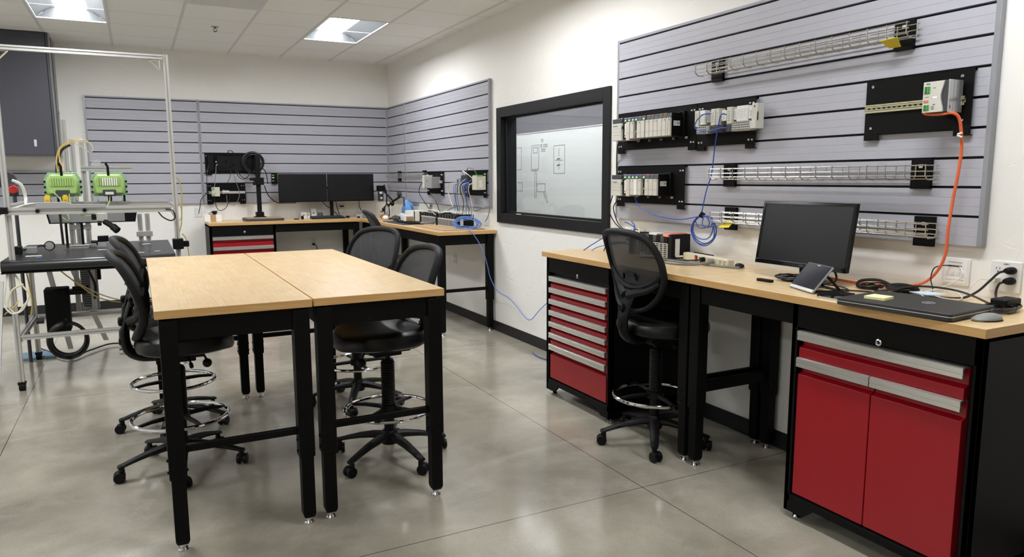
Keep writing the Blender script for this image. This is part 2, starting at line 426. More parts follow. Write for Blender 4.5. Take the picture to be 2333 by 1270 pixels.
# window to the neighbouring room
wr = thing('window_1', None, None, (XR, (WY0+WY1)/2, WZ0)); wr['kind'] = 'structure'
mb = MB(); F0, F1 = XR-0.022, XR+T+0.01
for a, b, c, d in ((WY0-.032, WY0+.055, WZ0-.037, WZ1+.037), (WY1-.055, WY1+.032, WZ0-.037, WZ1+.037)): mb.box(F0, F1, a, b, c, d)
mb.box(F0, F1, WY0+.055, WY1-.055, WZ0-.037, WZ0+.055).box(F0, F1, WY0+.055, WY1-.055, WZ1-.055, WZ1+.037)
mb.box(XR+.03, XR+.05, WY0+.055, WY0+.075, WZ0+.055, WZ1-.055).box(XR+.03, XR+.05, WY1-.075, WY1-.055, WZ0+.055, WZ1-.055)
mb.box(XR+.03, XR+.05, WY0+.055, WY1-.055, WZ0+.055, WZ0+.072).box(XR+.03, XR+.05, WY0+.055, WY1-.055, WZ1-.072, WZ1-.055)
build(mb, 'window_frame', 'window_frame', wr, bev=0.003)
build(MB().box(XR+.062, XR+.068, WY0+.05, WY1-.05, WZ0+.05, WZ1-.05), 'glass_pane', 'window_glass', wr, smooth=False)
build(MB().box(XR-.01, XR+.0, 5.80, 5.88, WZ0+.055, WZ0+.060), 'latch_strip', 'white_plastic', wr)
# neighbouring room
BX = 4.20
struct(MB().box(BX+.03, BX+.13, 1.5, 12.6, 0, 3.0), 'wall_beyond', 'beyond_wall', smooth=False)
struct(MB().box(XR+T, BX+.03, 1.5, 12.6, -.1, 0), 'floor_beyond', 'polished_concrete', smooth=False)
struct(MB().box(XR+T, BX+.13, 1.5, 12.6, 2.75, 2.85), 'ceiling_beyond', 'ceiling_tile', smooth=False)
struct(MB().box(XR+T, BX+.13, 12.6, 12.7, 0, 3.0), 'wall_far', 'beyond_wall', smooth=False)
struct(MB().box(XR+T, BX+.13, 1.4, 1.5, 0, 3.0), 'wall_near', 'beyond_wall', smooth=False)
lr = thing('ceiling_light', 'long strip light on the ceiling of the room behind the window', 'light', (3.62, 6.0, 2.70))
build(MB().box(3.60, 3.64, 3.6, 8.6, 2.70, 2.745), 'housing', 'white_plastic', lr); build(MB().box(3.575, 3.665, 3.6, 8.6, 2.685, 2.70), 'diffuser', 'lens2' if 'lens2' in MATS else (mat('lens2', (255, 255, 255), 0.5, emis=(250, 250, 255), es=6.5) and 'lens2'), lr)
wb = thing('whiteboard', 'large whiteboard with marker diagrams seen through the black framed window', 'whiteboard', (BX, 6.3, 0.80))
build(MB().box(BX, BX+.025, 4.2, 7.98, 0.80, 2.02), 'board', 'whiteboard', wb, bev=0.002)
build(MB().box(BX-.008, BX+.028, 7.98, 8.0, 0.79, 2.03).box(BX-.008, BX+.028, 4.2, 7.98, 2.02, 2.03), 'edge_strip', 'white_plastic', wb)
mb = MB()
def stroke(P, r=0.0022):
    for a, b in zip(P, P[1:]): mb.tube([(BX-0.0005, a[0], a[1]), (BX-0.0005, b[0], b[1])], r, 4)
stroke([(7.617, 1.873), (7.437, 1.881), (7.447, 1.603), (7.617, 1.595), (7.617, 1.873)]); stroke([(7.58, 1.85), (7.47, 1.853), (7.475, 1.79), (7.575, 1.788), (7.58, 1.85)])
stroke([(7.097, 1.852), (6.862, 1.857), (6.859, 1.548), (7.095, 1.545), (7.097, 1.852)]); stroke([(7.07, 1.69), (6.90, 1.692)]); stroke([(6.985, 1.82), (6.985, 1.735)]); stroke([(6.985, 1.67), (6.985, 1.59)])
stroke([(7.03, 1.705), (6.96, 1.71)], .005); stroke([(7.03, 1.635), (6.96, 1.642)], .005); stroke([(7.54, 1.575), (7.49, 1.575)]); stroke([(7.63, 1.58), (7.45, 1.585)])
stroke([(7.535, 1.55), (7.49, 1.55), (7.50, 1.27), (7.54, 1.27), (7.535, 1.55)]); stroke([(7.478, 1.43), (7.292, 1.431), (7.292, 1.341), (7.478, 1.338), (7.478, 1.43)])
stroke([(7.33, 1.335), (7.25, 1.21), (7.225, 1.225), (7.30, 1.34)]); stroke([(7.98, 1.86), (7.87, 1.865), (7.87, 1.60), (7.98, 1.597)]); stroke([(7.98, 1.44), (7.85, 1.445), (7.85, 1.34), (7.98, 1.337)])
for j, (yy, zz) in enumerate([(7.38, 1.91), (7.40, 1.85), (7.33, 1.85), (7.38, 1.80), (7.33, 1.80), (7.28, 1.85)]): stroke([(yy, zz), (yy-.035, zz), (yy-.035, zz+.03), (yy, zz+.03), (yy, zz)])
build(mb, 'marker_drawing', 'ink', wb, smooth=False)

# troffers
def troffer(x, y, label):
    t = thing('ceiling_light', label, 'ceiling light', (x, y, ZC))
    hx, hy = 0.291, 0.596; mb = MB()
    mb.box(x-hx-.012, x+hx+.012, y-hy-.012, y-hy+.006, ZC-.006, ZC+.003).box(x-hx-.012, x+hx+.012, y+hy-.006, y+hy+.012, ZC-.006, ZC+.003)
    mb.box(x-hx-.012, x-hx+.006, y-hy, y+hy, ZC-.006, ZC+.003).box(x+hx-.006, x+hx+.012, y-hy, y+hy, ZC-.006, ZC+.003)
    build(mb, 'trim_ring', 'reflector_white', t)
    mb = MB()     # curved side reflectors, closed ends
    for s in (-1, 1):
        prof = [(s*(0.285-0.165*q), ZC+0.002+0.095*math.sin(q*PI/2)) for q in [i/8 for i in range(9)]]
        a = [mb.v((x+u, y-hy+.004, z)) for u, z in prof]; b = [mb.v((x+u, y+hy-.004, z)) for u, z in prof]
        for i in range(8): mb.face([a[i], a[i+1], b[i+1], b[i]])
    for s in (-1, 1):
        mb.prism([(x-.287, ZC), (x+.287, ZC), (x+.15, ZC+.11), (x-.15, ZC+.11)], 'y', y+s*(hy-.002), y+s*(hy-.004))
    mb.box(x-.29, x+.29, y-hy, y+hy, ZC+.112, ZC+.125)
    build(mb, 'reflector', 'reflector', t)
    mb = MB(); rs = []
    for q in range(13):
        a = PI*q/12; rs.append((x+0.125*math.cos(a), ZC+0.098-0.045*math.sin(a)))
    n = 10; rings = []
    for j in range(n+1):
        yy = y-hy+.02+(2*hy-.04)*j/n; rings.append([(u, yy, z) for u, z in rs])
    mb.rings(rings); build(mb, 'lens', 'lens', t)
LBL = ['ceiling troffer with a glowing centre lens, above the aluminium rig', 'ceiling troffer with a glowing centre lens, above the corner benches']
for i, (lx, ly) in enumerate(lights):
    troffer(lx, ly, LBL[i] if i < 2 else ['', '', 'ceiling troffer at the far left beyond the aluminium rig', 'ceiling troffer straight above the left work table', 'ceiling troffer above the gap between tables and right bench', 'ceiling troffer left of the work tables', 'ceiling troffer left of the camera position', 'ceiling troffer behind the camera at the left', 'added ceiling troffer out of view, brightening the wall above the right bench end'][i])
t = thing('fire_sprinkler', 'small pendant fire sprinkler head on the ceiling', 'sprinkler', (0.811, 7.99, ZC))
build(MB().lathe([(.034, -.004), (.036, 0), (.02, 0)], (0.811, 7.99, ZC)), 'escutcheon', 'grey_plastic', t)
mb = MB().cyl((.811, 7.99, ZC), (.811, 7.99, ZC-.02), .008, 10); mb.tube(spline([(.797, 7.99, ZC-.018), (.795, 7.99, ZC-.035), (.811, 7.99, ZC-.046), (.827, 7.99, ZC-.035), (.825, 7.99, ZC-.018)], 4), .003, 6)
mb.cyl((.811, 7.99, ZC-.046), (.811, 7.99, ZC-.05), .014, 12); build(mb, 'sprinkler_head', 'dark_grey', t)
t = thing('air_diffuser', 'square perforated air diffuser in the ceiling grid', 'air vent', (.79, 6.72, ZC))
build(MB().box(.50, 1.085, 6.43, 7.01, ZC-.012, ZC+.002).box(.535, 1.05, 6.465, 6.975, ZC-.02, ZC-.012), 'grille', 'grid_white', t, bev=.003)

# ---------------------------------------------------------------- slat wall panels
SP, STOP, SBOT, SZT = 0.121, 2.421, 1.211, 2.442
def slat_panel(wall, a0, a1, label, z0=SBOT, z1=SZT, endl=0.022, endr=0.022):
    """planks with dark slots between them; a runs along the wall"""
    face = 0.03
    def prof(zb, zt):
        P = [(0.006, zb), (face, zb)]
        for q in (0.335, 0.665):
            zq = zb+(zt-zb)*q; P += [(face, zq-.001), (face-.0010, zq), (face, zq+.001)]
        return P + [(face, zt), (face-.004, zt+0.0015), (0.006, zt+0.0015)]
    def P3(d, a, z): d += .0015; return (XR-d, a, z) if wall == 'R' else (a, YB-d, z)
    t = thing('slat_panel', label, 'wall panel', P3(0, (a0+a1)/2, z0))
    mb = MB(); slots = [STOP-SP*i for i in range(12) if z0+.03 < STOP-SP*i < z1]
    edges = [z1+0.0055] + slots + [z0-0.0055]
    for zt, zb in zip(edges, edges[1:]):
        pr = prof(zb+.0055, zt-.007)
        mb.rings([[P3(d, a0+.001, z) for d, z in pr], [P3(d, a1-.001, z) for d, z in pr]])
    build(mb, 'planks', 'slat_grey', t, smooth=False)
    mb = MB(); q = [P3(0.0, a0+.002, z0+.002), P3(.007, a1-.002, z1-.002)]
    mb.box(q[0][0], q[1][0], q[0][1], q[1][1], q[0][2], q[1][2]); build(mb, 'backing', 'slot_black', t, smooth=False)
    for s0, s1 in ((a0, a0+endl), (a1-endr, a1)):
        q = [P3(0.0, s0, z0), P3(.0315, s1, z1)]
        build(MB().box(q[0][0], q[1][0], q[0][1], q[1][1], q[0][2], q[1][2]), 'end_trim', 'slat_edge', t, bev=0.0015)
    return t
slat_panel('R', 1.735, 4.297, 'wide grey slat wall panel above the right bench carrying racks and wire trays')
slat_panel('R', 6.391, 8.858, 'grey slat wall panel left of the black framed window', endl=.018, endr=.012)
slat_panel('R', 8.860, 9.569, 'narrow grey slat wall panel right beside the room corner', endl=.012, endr=.010)
slat_panel('B', -0.458, 0.726, 'grey slat wall panel on the back wall behind the aluminium rig', endl=.02, endr=.016)
slat_panel('B', 0.728, 3.06, 'grey slat wall panel on the back wall behind the twin monitors', endl=.016, endr=.012)
slat_panel('B', -2.2, -0.62, 'low grey slat wall panel under the dark wall cabinet', z1=1.60)

# ---------------------------------------------------------------- black framed bamboo tables and benches
def leg_mb(x, y, s=0.066, z1=0.957):
    mb = MB(); h = s/2
    mb.box(x-h, x+h, y-h, y+h, 0.31, z1); g = h-.006
    mb.box(x-g, x+g, y-g, y+g, 0.045, 0.312)
    mb.rings([[(x+sx*g, y+sy*g, 0.045) for sx, sy in ((-1, -1), (1, -1), (1, 1), (-1, 1))], [(x+sx*g*.75, y+sy*g*.75, 0.028) for sx, sy in ((-1, -1), (1, -1), (1, 1), (-1, 1))]])
    for zz in (0.335, 0.385):
        for dx, dy in ((-1, 0), (1, 0), (0, -1), (0, 1)): mb.cyl((x+dx*h, y+dy*h, zz), (x+dx*(h+.006), y+dy*(h+.006), zz), .007, 8)
    return mb
def leg(x, y, root, s=0.066):
    l = build(leg_mb(x, y, s), 'leg', 'black_steel', root, bev=0.003)
    build(MB().cyl((x, y, 0.012), (x, y, 0.03), .012, 12).lathe([(.0, .0), (.02, .0), (.022, .004), (.018, .012), (.0, .014)], (x, y, 0)), 'leveling_foot', 'chrome', l)
def worktop(root, x0, x1, y0, y1, grain, z=1.0, th=0.034):
    mb = MB().box(x0, x1, y0, y1, z-th, z)
    for f in mb.bm.faces: f.material_index = 0 if abs(f.calc_center_median().z - z) < 1e-4 else 1
    return build(mb, 'tabletop', [grain, 'bamboo_edge'], root, bev=0.002)
def table(x0, x1, y0, y1, label):
    t = thing('work_table', label, 'table', ((x0+x1)/2, (y0+y1)/2, 0), group='bamboo topped tables in the middle of the room')
    worktop(t, x0, x1, y0, y1, 'bamboo_y')
    lx = (x0+.045, x1-.045); ly = (y0+.04, y1-.04)
    for X in lx:
        for Y in ly: leg(X, Y, t)
    mb = MB()
    for Y in ly: mb.box(lx[0], lx[1], Y-.02, Y+.02, .873, .966)
    for X in lx: mb.box(X-.02, X+.02, ly[0], ly[1], .873, .966)
    build(mb, 'apron', 'black_steel', t, bev=.002)
    for Y in ly: build(MB().box(lx[0], lx[1], Y-.013, Y+.013, .412, .442), 'stretcher', 'black_steel', t, bev=.003)
    return t
table(0.030, 0.627, 3.046, 5.19, 'bamboo table on black legs, the left one, nearer the aluminium rig')
table(0.634, 1.226, 3.052, 5.19, 'bamboo table on black legs, the right one, nearer the red cabinets')

def bench(label, x0, x1, y0, y1, grain, legs, aprons, bars, zt=1.0):
    t = thing('workbench', label, 'workbench', ((x0+x1)/2, (y0+y1)/2, 0))
    worktop(t, x0, x1, y0, y1, grain)
    for X, Y in legs: leg(X, Y, t)
    mb = MB()
    for a in aprons: mb.box(*a, .868, .966)
    build(mb, 'apron', 'black_steel', t, bev=.002)
    for b in bars: build(MB().box(*b), 'stretcher', 'black_steel', t, bev=.003)
    return t
# right-hand run: left unit and right unit, a cabinet at each end
bench('bamboo bench top on black legs, over the tall seven drawer red cabinet', 2.450, 3.088, 2.832, 4.300, 'bamboo_y',
      [(2.515, 2.870), (3.03, 2.870)], [(2.49, 2.515, 2.875, 3.50), (3.03, 3.05, 2.875, 3.50), (2.52, 3.03, 2.858, 2.884)], [(2.52, 3.03, 2.856, 2.886, .392, .450)])
bench('bamboo bench top on black legs, over the red cabinet with two doors', 2.450, 3.088, 1.352, 2.829, 'bamboo_y',
      [(2.515, 2.787), (3.03, 2.787)], [(2.49, 2.515, 2.17, 2.78), (3.03, 3.05, 2.17, 2.78), (2.52, 3.03, 2.775, 2.80)], [(2.52, 3.03, 2.772, 2.802, .392, .450)])
# back and side benches meeting in the corner
bench('bamboo bench along the back wall over the two visible red drawers', 0.725, 2.482, 8.960, 9.598, 'bamboo_x',
      [(2.44, 9.01), (2.44, 9.55)], [(1.462, 2.44, 8.985, 9.01), (1.462, 2.44, 9.54, 9.56), (2.43, 2.45, 9.02, 9.55)], [(2.425, 2.455, 9.02, 9.55, .412, .442)])
bench('bamboo bench running from the corner to the window wall end, crowded with electronics', 2.484, 3.088, 6.298, 9.598, 'bamboo_y',
      [(2.53, 6.36), (3.035, 6.36), (2.53, 8.90), (3.035, 8.90)], [(2.518, 2.542, 6.36, 8.90), (3.025, 3.047, 6.36, 9.5), (2.53, 3.035, 6.348, 6.372), (2.53, 3.035, 8.89, 8.91)],
      [(2.53, 3.035, 6.345, 6.375, .412, .442), (2.53, 3.035, 8.885, 8.915, .412, .442)])

# ---------------------------------------------------------------- red tool cabinets
def cabinet(label, loc, rz, w, fronts, h=0.965, d=0.565, fz=0.115, lock=0.872):
    """local: x along the front, y into the wall, z up. fronts: (kind, x0, x1, z0, z1)"""
    t = thing('tool_cabinet', label, 'cabinet', loc, rz, local=True)
    mb = MB(); s = 0.03
    mb.box(0, .022, 0, d, .075, h).box(w-.022, w, 0, d, .075, h).box(0, w, d-.02, d, .075, h).box(0, w, 0.004, d, h-.02, h).box(0, w, .01, d, fz-.02, fz-.004)
    mb.box(.0, w, 0.0, .02, .862, h)                                  # header with the lock
    mb.box(.0, s, 0.0, .03, .075, h).box(w-s, w, 0.0, .03, .075, h)   # front stiles
    for yy in (0.0, d-.02):                                           # arched kick plates
        mb.prism([(0, .03), (.10, .03), (.155, .075), (w-.155, .075), (w-.10, .03), (w, .03), (w, fz-.006), (0, fz-.006)], 'y', yy, yy+.02)
    for xx in (0.0, w-.02): mb.prism([(.0, .03), (.10, .03), (.155, .075), (d-.155, .075), (d-.10, .03), (d, .03), (d, .1), (0, .1)], 'x', xx, xx+.02)
    build(mb, 'body', 'black_steel', t, bev=.002)
    for xx in (.04, w-.04):
        for yy in (.04, d-.04): build(MB().cyl((xx, yy, .012), (xx, yy, .034), .010, 10).lathe([(0, 0), (.021, 0), (.023, .004), (.018, .013), (0, .015)], (xx, yy, 0)), 'leveling_foot', 'chrome', t)
    build(MB().lathe([(.0, .0), (.013, .0), (.013, -.006), (.009, -.008), (.008, -.005), (0, -.005)], (w*.52, 0.0, lock), ax='y'), 'lock', 'chrome', t)
    build(MB().box(.03, w-.03, .045, .05, fz, .862), 'liner', 'slot_black', t)
    for kind, x0, x1, z0, z1 in fronts:
        hz = 0.034 if z1-z0 < .09 else .040; top = z1; rec = 0.022 if z1-z0 < .09 else .036
        zr = top-hz-rec
        P = [(.004, z0+.002), (.004, zr), (.010, zr+.002), (.028, zr+.010), (.030, top-.004), (.044, top-.004), (.044, z0+.002)]
        mb = MB().rings([[(x0+.001, y, z) for y, z in P], [(x1-.001, y, z) for y, z in P]])
        f = build(mb, kind, 'red_paint', t, bev=.0012)
        if kind == 'bottom_drawer': pass
        H = [(.031, top), (-.006, top), (-.012, top-.004), (-.012, top-.021), (-.009, top-.0225), (-.009, top-.0245), (-.012, top-.026), (-.012, top-hz), (-.004, top-hz), (-.004, top-.006), (.031, top-.006)]
        build(MB().rings([[(x0+.001, y, z) for y, z in H], [(x1-.001, y, z) for y, z in H]]), 'handle', 'brushed_steel', f, label='brushed metal full width pull')
    return t
RZ = -PI/2
fr = []; zt = 0.836
for i in range(6): fr.append(('drawer', .045, .722, zt-.0788, zt)); zt -= .0788
fr.append(('drawer', .045, .722, .120, zt))
cabinet('tall black cabinet with seven shallow red drawers beside the mesh stool chair', (2.478, 4.280, 0), RZ, 0.767, fr)
cabinet('black cabinet with one red drawer over two red doors, nearest the camera', (2.478, 2.165, 0), RZ, 0.795,
        [('drawer', .038, .740, .733, .850), ('door', .038, .386, .118, .733), ('door', .389, .740, .118, .733)])
fr = []; zt = 0.838
for i in range(6): fr.append(('drawer', .03, .705, zt-.118, zt)); zt -= .118
cabinet('black cabinet with red drawers under the back wall bench', (0.72, 8.975, 0), 0, 0.735, fr, lock=.885)

# ---------------------------------------------------------------- drafting chairs (local: faces +x)
def bx_(zc):   # centre line of the backrest
    P = [(.72, -.185), (.80, -.172), (.88, -.165), (.95, -.176), (1.02, -.198), (1.09, -.222), (1.15, -.248), (1.21, -.276)]
    if zc <= P[0][0]: return P[0][1]
    for (a, xa), (b, xb) in zip(P, P[1:]):
        if zc <= b: q = (zc-a)/(b-a); return xa+(xb-xa)*q
    return P[-1][1]
def bw_(zc):   # half width of the outer loop
    P = [(.765, .055), (.778, .105), (.805, .15), (.845, .185), (.90, .212), (.96, .228), (1.02, .232), (1.08, .224), (1.13, .208), (1.165, .176), (1.185, .125), (1.192, .06)]
    if zc <= P[0][0]: return P[0][1]
    for (a, xa), (b, xb) in zip(P, P[1:]):
        if zc <= b: q = (zc-a)/(b-a); return xa+(xb-xa)*q
    return P[-1][1]
def bk(y, z): return Vector((bx_(z) + 0.85*y*y, y, z))
def make_chair(label, loc, rz):
    t = thing('drafting_chair', label, 'chair', loc, rz, local=True)
    # base
    mb = MB(); mb.lathe([(.0, .085), (.042, .085), (.046, .10), (.044, .145), (.034, .16), (.0, .16)])
    for kk in range(5):
        a = 2*PI*kk/5; ca, sa = math.cos(a), math.sin(a); rs = []
        for q, h, wd, th in ((.03, .150, .032, .045), (.09, .146, .030, .040), (.17, .130, .026, .032), (.24, .110, .023, .026), (.285, .095, .022, .022), (.312, .088, .018, .02)):
            rg = []
            for k in range(10):
                u = 2*PI*k/10; yy = wd*math.cos(u); zz = h - th/2 + th/2*math.sin(u)
                rg.append((q*ca - yy*sa, q*sa + yy*ca, zz))
            rs.append(rg)
        mb.rings(rs)
        mb.cyl((.295*ca, .295*sa, .055), (.295*ca, .295*sa, .09), .013, 10)
    build(mb, 'star_base', 'black_plastic', t)
    for kk in range(5):
        a = 2*PI*kk/5; ca, sa = math.cos(a), math.sin(a); b = a + 1.1 + kk*.9; cb, sb = math.cos(b), math.sin(b)
        cx, cy = .295*ca - .012*cb, .295*sa - .012*sb
        mb = MB()
        for s in (-1, 1): mb.cyl((cx - sb*s*.008, cy + cb*s*.008, .028), (cx - sb*s*.026, cy + cb*s*.026, .028), .028, 18)
        mb.cyl((cx - sb*.012, cy + cb*.012, .032), (cx + sb*.012, cy - cb*.012, .032), .022, 12); mb.cyl((.295*ca, .295*sa, .04), (.295*ca, .295*sa, .062), .014, 10)
        build(mb, 'caster', 'black_plastic', t, bev=.003)
    prof = [(.0, .10), (.027, .10), (.027, .30), (.031, .30)]; z = .30
    while z < .53: prof += [(.037, z+.004), (.037, z+.008), (.034, z+.011)]; z += .013
    prof += [(.036, z), (.03, z+.012), (.014, z+.014), (.014, .612), (0, .612)]
    build(MB().lathe(prof, n=20), 'gas_column', 'black_plastic', t)
    mb = MB().lathe([(.028, .262), (.046, .262), (.046, .30), (.028, .30), (.028, .262)], n=20)
    for kk in range(4):
        a = PI/4 + PI/2*kk + .3; mb.tube([(.04*math.cos(a), .04*math.sin(a), .283), (.15*math.cos(a), .15*math.sin(a), .281), (.222*math.cos(a), .222*math.sin(a), .272)], [.013, .011, .009], 8)
    mb.cyl((.04, .0, .28), (.072, .0, .28), .012, 10); build(mb, 'ring_bracket', 'black_plastic', t)
    build(MB().tube([(.232*math.cos(2*PI*i/48), .232*math.sin(2*PI*i/48), .277) for i in range(48)], .0105, 10, closed=True), 'foot_ring', 'chrome', t, label='chrome foot ring')
    # seat
    def sq(u, e=2.7): c_, s_ = math.cos(u), math.sin(u); return (abs(c_)**(2/e))*(1 if c_ >= 0 else -1), (abs(s_)**(2/e))*(1 if s_ >= 0 else -1)
    mb = MB(); rs = []
    for sc, z in ((.60, .638), (.90, .642), (.975, .652), (1.0, .668), (1.0, .685), (.975, .703), (.92, .716), (.80, .723), (.5, .721), (.15, .716)):
        rg = []
        for k in range(40):
            u = 2*PI*k/40; a, b = sq(u); X = .045 + .235*sc*a; Y = .248*sc*b*(1-.10*max(a, 0)**2)
            zz = z - (.022*max(0, (X-.20)/.08)**2 if X > .20 else 0) + (.012*(abs(Y)/.25)**2 if z > .70 else 0)
            rg.append((X, Y, zz))
        rs.append(rg)
    mb.rings(rs); build(mb, 'seat', 'black_vinyl', t)
    mb = MB().box(-.10, .13, -.085, .085, .598, .642).box(-.06, .09, -.06, .06, .575, .60); build(mb, 'tilt_mechanism', 'black_plastic', t, bev=.006)
    mb = MB().tube([(.05, -.06, .60), (.06, -.16, .597), (.062, -.20, .59)], .005, 8); mb.tube([(.062, -.19, .592), (.064, -.225, .586)], .010, 8)
    build(mb, 'height_lever', 'black_plastic', t)
    build(MB().cyl((.125, 0, .60), (.14, 0, .565), .006, 8).ell((.143, 0, .545), .024, .024, .024, 14, 8), 'tension_knob', 'black_plastic', t)
    # J shaped spine
    P = spline([(-.02, 0, .607), (-.10, 0, .607), (-.165, 0, .614), (-.212, 0, .645), (-.228, 0, .70), (-.226, 0, .77), (-.205, 0, .84), (-.188, 0, .895)], 4)
    rs = []
    for i, p in enumerate(P):
        d = (P[min(i+1, len(P)-1)] - P[max(i-1, 0)]).normalized(); nrm = Vector((d.z, 0, -d.x)); q = i/(len(P)-1)
        wd = .036 if q < .6 else .036 + .030*((q-.6)/.4); th = .024 if q < .7 else .016
        rs.append([p + Vector((0, wd*math.cos(u), 0)) + nrm*(th*math.sin(u)) for u in [2*PI*k/14 for k in range(14)]])
    sp_ = build(MB().rings(rs), 'back_spine', 'black_plastic', t)
    build(MB().lathe([(0, 0), (.020, 0), (.024, -.006), (.024, -.022), (.018, -.028), (0, -.028)], (-.225, 0, .80), ax='x', n=14), 'height_knob', 'black_plastic', sp_)
    build(MB().lathe([(0, 0), (.018, 0), (.021, -.005), (.021, -.018), (0, -.022)], (-.236, 0, .70), ax='x', n=14), 'height_knob', 'black_plastic', sp_)
    # outer loop
    zz = [.765, .770, .778, .800, .835, .87, .91, .95, .99, 1.03, 1.07, 1.11, 1.14, 1.165, 1.182, 1.190]
    right = [bk(bw_(z), z) for z in zz]; left = [bk(-bw_(z), z) for z in zz]
    loop = spline(right + [bk(0, 1.194)] + left[::-1] + [bk(0, .758)], 3, closed=True)
    rs = []; n_ = len(loop)
    for i, p in enumerate(loop):
        d = (loop[(i+1) % n_] - loop[i-1]).normalized(); ax = Vector((1, 0, 0)); ax = (ax - d*ax.dot(d)).normalized(); bx2 = d.cross(ax)
        wd = .0125 + .006*min(1, max(0, (p.z-1.08)/.08)); rs.append([p + ax*(.021*math.cos(u)) + bx2*(wd*math.sin(u)) for u in [2*PI*k/14 for k in range(14)]])
    build(MB().rings(rs, closed=True), 'back_frame', 'black_soft', t)
    # lower U rim and the Y plate joining loop and spine
    def uz(y): return .885 + .085*(abs(y)/.215)**2.2
    U = [bk(y, uz(y)) for y in [-.222+.444*i/20 for i in range(21)]]
    build(MB().tube(U, [.016 + .008*(1-abs(i-10)/10) for i in range(21)], 8), 'lumbar_rim', 'black_soft', t)
    mb = MB()
    for s in (-1, 1):
        W = spline([(-.205, s*.012, .845), (-.185, s*.07, .865), bk(s*.13, .885)+Vector((-.008, 0, 0)), bk(s*.20, .93)], 4)
        mb.tube(W, [.027-.012*i/(len(W)-1) for i in range(len(W))], 8)
    build(mb, 'back_wings', 'black_soft', t)
    # mesh panel
    mb = MB(); N, Mz = 25, 16; V = []
    for i in range(N):
        y = -.222 + .444*i/(N-1); z0 = uz(y); z1 = z0+.02
        for z in [z0 + .001*q for q in range(0, 330)]:
            if bw_(z) >= abs(y) and z < 1.192: z1 = z
        V.append([mb.v(bk(y, z0+(z1-z0)*j/(Mz-1))) for j in range(Mz)])
    for i in range(N-1):
        for j in range(Mz-1): mb.face([V[i][j], V[i+1][j], V[i+1][j+1], V[i][j+1]])
    build(mb, 'mesh_panel', 'mesh_fabric', t)
    # small lumbar pad behind the mesh
    mb = MB().tube([bk(-.06, .93)+Vector((-.014, 0, 0)), bk(-.05, .965)+Vector((-.014, 0, 0)), bk(.05, .965)+Vector((-.014, 0, 0)), bk(.06, .93)+Vector((-.014, 0, 0))], .007, 8); build(mb, 'lumbar_clip', 'black_plastic', t)
    return t
ch = make_chair('black mesh drafting chair at the left side of the tables, nearest the camera', (0.130, 4.03, 0), R(-2))
c2 = copy_thing(ch, (0.130, 4.78, 0), R(-4), 'black mesh drafting chair at the left side of the tables, farther of the two')
c3 = copy_thing(ch, (1.130, 3.64, 0), R(184), 'black mesh drafting chair at the right side of the tables, seat showing under the table')
c4 = copy_thing(ch, (1.247, 4.69, 0), R(206), 'black mesh drafting chair right of the tables, its wide back facing the camera')
c5 = copy_thing(ch, (2.22, 6.85, 0), R(-8), 'black mesh drafting chair pushed to the side bench in the corner')
c6 = copy_thing(ch, (2.540, 3.158, 0), R(-1), 'black mesh drafting chair tucked under the right bench between the cabinets')
BACK = ('back_frame', 'lumbar_rim', 'back_wings', 'mesh_panel', 'lumbar_clip')
for c, base, dz in ((ch, 50, -.05), (c2, 40, -.035), (c3, 68, -.06), (c4, 30, -.035), (c5, 10, -.01), (c6, 16, .02)):
    c['group'] = 'black mesh drafting chairs'
    a = R(base) - c.rotation_euler.z
    for o in c.children:
        k_ = o.name.split('.')[0]
        if k_ in ('star_base', 'caster', 'foot_ring', 'ring_bracket'): o.rotation_euler = (0, 0, a)
        if k_ in BACK: o.location.z = dz

# ================================================================ things on the right wall (wall face x = 3.06)
SF = 3.058
def backplate(y0, y1, z0, z1, label, wall='R', tabs=(0.0, 1.0), bolts=True, off=0.020):
    """black steel plate hooked into the slots; y0 < y1"""
    def B(mb, d0, d1, a0, a1, b0, b1):
        if wall == 'R': return mb.box(SF-d1, SF-d0, a0, a1, b0, b1)
        return mb.box(a0, a1, 9.568-d1, 9.568-d0, b0, b1)
    t = thing('mounting_plate', label, 'mounting plate', (SF, (y0+y1)/2, z0) if wall == 'R' else ((y0+y1)/2, 9.57, z0))
    mb = MB(); B(mb, off-.003, off, y0, y1, z0, z1-.004)
    B(mb, 0.0, off, y0, y1, z1-.006, z1-.004)
    for a in (y0, y1-.07): B(mb, off-.004, off+.001, a, a+.07, z0-.026, z0+.01); B(mb, 0.002, off, a, a+.07, z0-.026, z0-.022); B(mb, 0.0, .004, a, a+.07, z1-.012, z1-.004)
    build(mb, 'plate', 'black_steel', t, bev=.001)
    if bolts:
        for a in (y0+.018, y0+.043, y1-.043, y1-.018):
            for z in (z0+.022, z1-.035):
                c = (SF-off, a, z) if wall == 'R' else (a, 9.57-off, z)
                P = [(0, 0), (.008, 0), (.0078, -.002), (.005, -.0052), (0, -.006)]
                build(MB().lathe(P, c, 10, 'x' if wall == 'R' else 'y'), 'bolt', 'chrome', t)
    return t
backplate(3.447, 4.250, 1.690, 1.937, 'long black plate behind the upper rack of controller modules')
backplate(2.973, 3.436, 1.682, 1.937, 'black plate behind the pale terminal station and blue cable')
backplate(3.537, 4.252, 1.325, 1.575, 'black plate behind the lower rack of controller modules')
pd = backplate(1.808, 2.296, 1.690, 1.937, 'black plate with a slotted rail and the silver power supply', bolts=False)
for a, z in ((2.262, 1.905), (2.262, 1.718), (1.855, 1.905), (1.845, 1.728)): build(MB().lathe([(0, 0), (.0075, 0), (.007, -.003), (0, -.005)], (SF-.02, a, z), 10, 'x'), 'bolt', 'chrome', pd)
mb = MB(); yy = 2.276   # slotted DIN rail
for a, b in ((1.793, 1.797), (1.816, 1.820)): mb.box(3.028, 3.0285, 1.835, 2.293, a-.006, b+.004)
